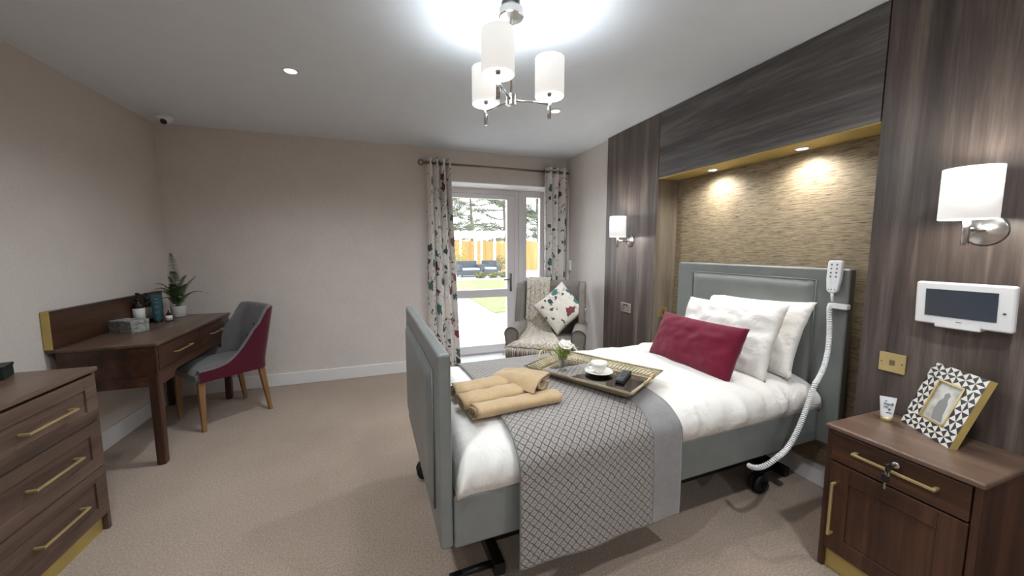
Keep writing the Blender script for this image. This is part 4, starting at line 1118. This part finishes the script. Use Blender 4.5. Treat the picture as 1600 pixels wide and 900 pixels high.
for x, y, dx, dy in ((-.21, -.225, 0, 0), (.21, -.225, 0, 0), (-.20, .18, -.01, .05), (.20, .18, .01, .05)):
    bm = bmesh.new(); a = [bm.verts.new((x + dx + i * .013, y + dy + j * .013, 0)) for i, j in ((-1, -1), (1, -1), (1, 1), (-1, 1))]
    b = [bm.verts.new((x + i * .021, y + j * .021, .38)) for i, j in ((-1, -1), (1, -1), (1, 1), (-1, 1))]
    bm.faces.new(a[::-1]); bm.faces.new(b)
    for i in range(4): bm.faces.new((a[i], a[(i + 1) % 4], b[(i + 1) % 4], b[i]))
    obj('leg', bm, 'oak_leg', chair, bevel=.004)

# ------------------------------------------------------------------ chest of drawers
KX = -1.272; KY0, KY1, KT = 1.36, 2.205, .797
chest = thing('chest_of_drawers', 'walnut chest of three drawers with brass handles at the left wall', 'chest of drawers', (KX, KY0, 0))
kw, kd = KY1 - KY0, KX - XL - .018
bm = bmesh.new()
box(bm, -kd, -.012, .004, .024, 0, KT - .022); box(bm, -kd, -.012, kw - .024, kw - .004, 0, KT - .022); box(bm, -kd, -kd + .01, .024, kw - .024, .08, KT - .022); box(bm, -kd + .01, -.03, .024, kw - .024, .08, .09)
obj('body', bm, 'chest_wood', chest, bevel=.002)
obj('top', B(-kd, 0, 0, kw, KT - .022, KT), 'walnut_top', chest, bevel=.007, seg=3)
obj('plinth', B(-.05, -.035, .024, kw - .024, 0, .088), 'gold_flat', chest)
for z0, z1 in ((.552, .764), (.327, .548), (.091, .323)):
    bm = bmesh.new(); y0, y1, fr2, dep = .026, kw - .026, .055, .006
    box(bm, -.03, -.006 - dep, y0, y1, z0, z1)
    box(bm, -.006 - dep, -.006, y0, y0 + fr2, z0, z1); box(bm, -.006 - dep, -.006, y1 - fr2, y1, z0, z1)
    box(bm, -.006 - dep, -.006, y0 + fr2, y1 - fr2, z1 - fr2, z1); box(bm, -.006 - dep, -.006, y0 + fr2, y1 - fr2, z0, z0 + fr2)
    d_ = obj('drawer', bm, 'chest_wood', chest, bevel=.0012)
    zc = (z0 + z1) / 2 + .0
    ya, yb = 1.80 - KY0, 2.035 - KY0
    bar_handle((-.012, ya, zc), (-.012, yb, zc), (.036, 0, 0), d_, t=.009)
t = thing('dark_box', 'small dark green box on the chest of drawers at the left edge', 'box', (-1.60, 2.10, KT), R(20))
obj('body', B(-.09, .09, -.05, .05, 0, .042), plain('dark_green_card', '#16231f', .5), t, bevel=.003); obj('lid', B(-.092, .092, -.052, .052, .0425, .056), plain('dark_green_lid', '#121c19', .5), t, bevel=.003)

# ------------------------------------------------------------------ garden outside
GZ = -.05
def gstruct(name, bm, mat, label): 
    o = obj(name, bm, mat); o['kind'] = 'structure'; o['label'] = label; return o
gstruct('patio_ground', B(-12, 24, 4.45, 40, GZ - .1, GZ), 'patio', 'pale paving outside the patio door')
gstruct('lawn_ground', B(2.24, 16, 7.5, 15.6, GZ, GZ + .02), 'lawn', 'green lawn beyond the paving')
gstruct('gravel_ground', B(-4, 18, 16.2, 17.2, GZ, GZ + .015), 'gravel', 'pale gravel strip along the back of the garden')
fn = thing('garden_fence', 'yellow timber fence closing the back of the garden', 'fence', (0, 22, GZ))
bm = bmesh.new(); x = -3
while x < 18: box(bm, x, x + .145, 0, .02, 0, 1.85); x += .15
obj('boards', bm, 'fence', fn)
for k in range(11):
    obj('post', B(-3 + 2 * k, -2.9 + 2 * k, .022, .122, 0, 1.9), 'fence', fn)
pg = thing('pergola', 'cream painted timber pergola by the fence', 'pergola', (0, 0, GZ))
for x, y in ((4.62, 18.9), (5.78, 19.3), (3.1, 18.4), (4.2, 20.8), (5.5, 21.0)):
    obj('post', B(x - .06, x + .06, y - .06, y + .06, 0, 2.0), 'pergola', pg)
bm = bmesh.new()
box(bm, 2.6, 6.1, 18.5, 18.58, 1.98, 2.18); box(bm, 2.6, 6.1, 20.9, 20.98, 1.98, 2.18); obj('beam', bm, 'pergola', pg)
for k in range(9):
    x = 2.75 + k * .4; obj('rafter', B(x, x + .06, 18.1, 21.4, 2.182, 2.32), 'pergola', pg)
def garden_sofa(x, y, w, label, rz=0):
    t = thing('garden_sofa', label, 'garden sofa', (x, y, GZ), rz)
    obj('base', B(-w / 2, w / 2, -.35, .35, .08, .32), 'rattan', t, bevel=.03); obj('backrest', B(-w / 2, w / 2, .25, .37, .32, .78), 'rattan', t, bevel=.03)
    for s in (-1, 1): obj('armrest', B(s * w / 2 - .07, s * w / 2 + .07, -.35, .36, .3, .60), 'rattan', t, bevel=.03)
    obj('seat_pad', B(-w / 2 + .08, w / 2 - .08, -.33, .24, .322, .43), 'seat_pad', t, bevel=.03)
    for a in (-1, 1):
        for b in (-1, 1): obj('leg', B(a * (w / 2 - .06) - .025, a * (w / 2 - .06) + .025, b * .3 - .025, b * .3 + .025, 0, .09), 'rattan', t)
garden_sofa(4.02, 17.9, 1.1, 'blue grey rattan garden sofa left of the pergola post', R(10))
garden_sofa(5.24, 18.35, .8, 'blue grey rattan garden sofa under the pergola, right of the post', R(-8))
def foliage(bm, c, rad, n, rnd, size):
    for _ in range(n):
        while True:
            q = Vector([rnd.uniform(-1, 1) for _ in range(3)])
            if q.length < 1: break
        p_ = Vector(c) + Vector((q.x * rad[0], q.y * rad[1], q.z * rad[2])); s_ = size * rnd.uniform(.6, 1.3)
        a = Vector([rnd.uniform(-1, 1) for _ in range(3)]).normalized(); u, w_ = frame_at(a)
        bm.faces.new([bm.verts.new(p_ + v) for v in (u * s_, w_ * s_ * .4, -u * s_, -w_ * s_ * .4)])
def tree(x, y, h, label, mat, seed, spread=2.4, dens=55):
    dens = int(dens * 1.7)
    rnd = random.Random(seed); t = thing('garden_tree', label, 'tree', (x, y, GZ), 0, 'trees behind the garden fence')
    bt = bmesh.new(); bf = bmesh.new()
    tube(bt, [(0, 0, 0), (.1, 0, h * .3), (-.05, .1, h * .6), (.1, 0, h)], [.2, .15, .1, .03], 8)
    for k in range(46):
        z = h * rnd.uniform(.16, .97); a = rnd.uniform(0, 2 * PI); L_ = spread * (1.15 - z / h * .8) * rnd.uniform(.6, 1.1)
        e = Vector((math.cos(a) * L_, math.sin(a) * L_, z + rnd.uniform(-.1, .9)))
        P_ = bez((0, 0, z), (e.x * .4, e.y * .4, z - .1), (e.x * .7, e.y * .7, z + .2), e, 8); tube(bt, P_, [.06 - .006 * i for i in range(9)], 5)
        for j in (3, 4, 5, 6, 7, 8):
            foliage(bf, P_[j], (.42, .42, .20), dens, rnd, .055)
    obj('trunk', bt, 'bark', t); obj('foliage', bf, mat, t)
tree(8.9, 27, 8.0, 'tall grey green conifer behind the fence, right of the pergola', 'tree_b', 2, 3.0, 60)
tree(5.6, 31.5, 7.8, 'pale loose-branched tree rising behind the pergola', 'tree_a', 5, 2.8, 42)
tree(8.6, 37, 11.0, 'tallest tree far behind the fence, between the pale tree and the conifer', 'tree_a', 21, 3.4, 60)
tree(13.4, 31, 8.6, 'tree behind the fence seen through the narrow side window', 'tree_b', 11, 2.6, 50)
def shrub(x, y, r_, h, mat, label, seed):
    t = thing('garden_shrub', label, 'shrub', (x, y, GZ)); rnd = random.Random(seed)
    bm = bmesh.new(); foliage(bm, (0, 0, h * .55), (r_, r_, h * .5), 420, rnd, .06); obj('foliage', bm, mat, t)
    bm = bmesh.new()
    for k in range(6): a = k; tube(bm, [(0, 0, 0), (.4 * r_ * math.cos(a), .4 * r_ * math.sin(a), h * .6)], .012, 5)
    obj('stem', bm, 'bark', t)
shrub(3.9, 20.2, .55, 1.6, 'shrub', 'yellow green shrub under the pergola by the fence', 1)
shrub(6.45, 20.4, .45, 1.0, 'shrub_g', 'low shrub at the fence right of the pergola', 2)
for k, (x, y, lb) in enumerate(((4.9, 16.7, 'low plant in the gravel strip, left of the door handle'), (5.5, 16.8, 'low plant in the gravel strip, nearest the door handle'), (4.3, 16.7, 'low plant in the gravel strip, before the garden sofa'))):
    shrub(x, y, .28, .28, 'shrub_g', lb, 20 + k)
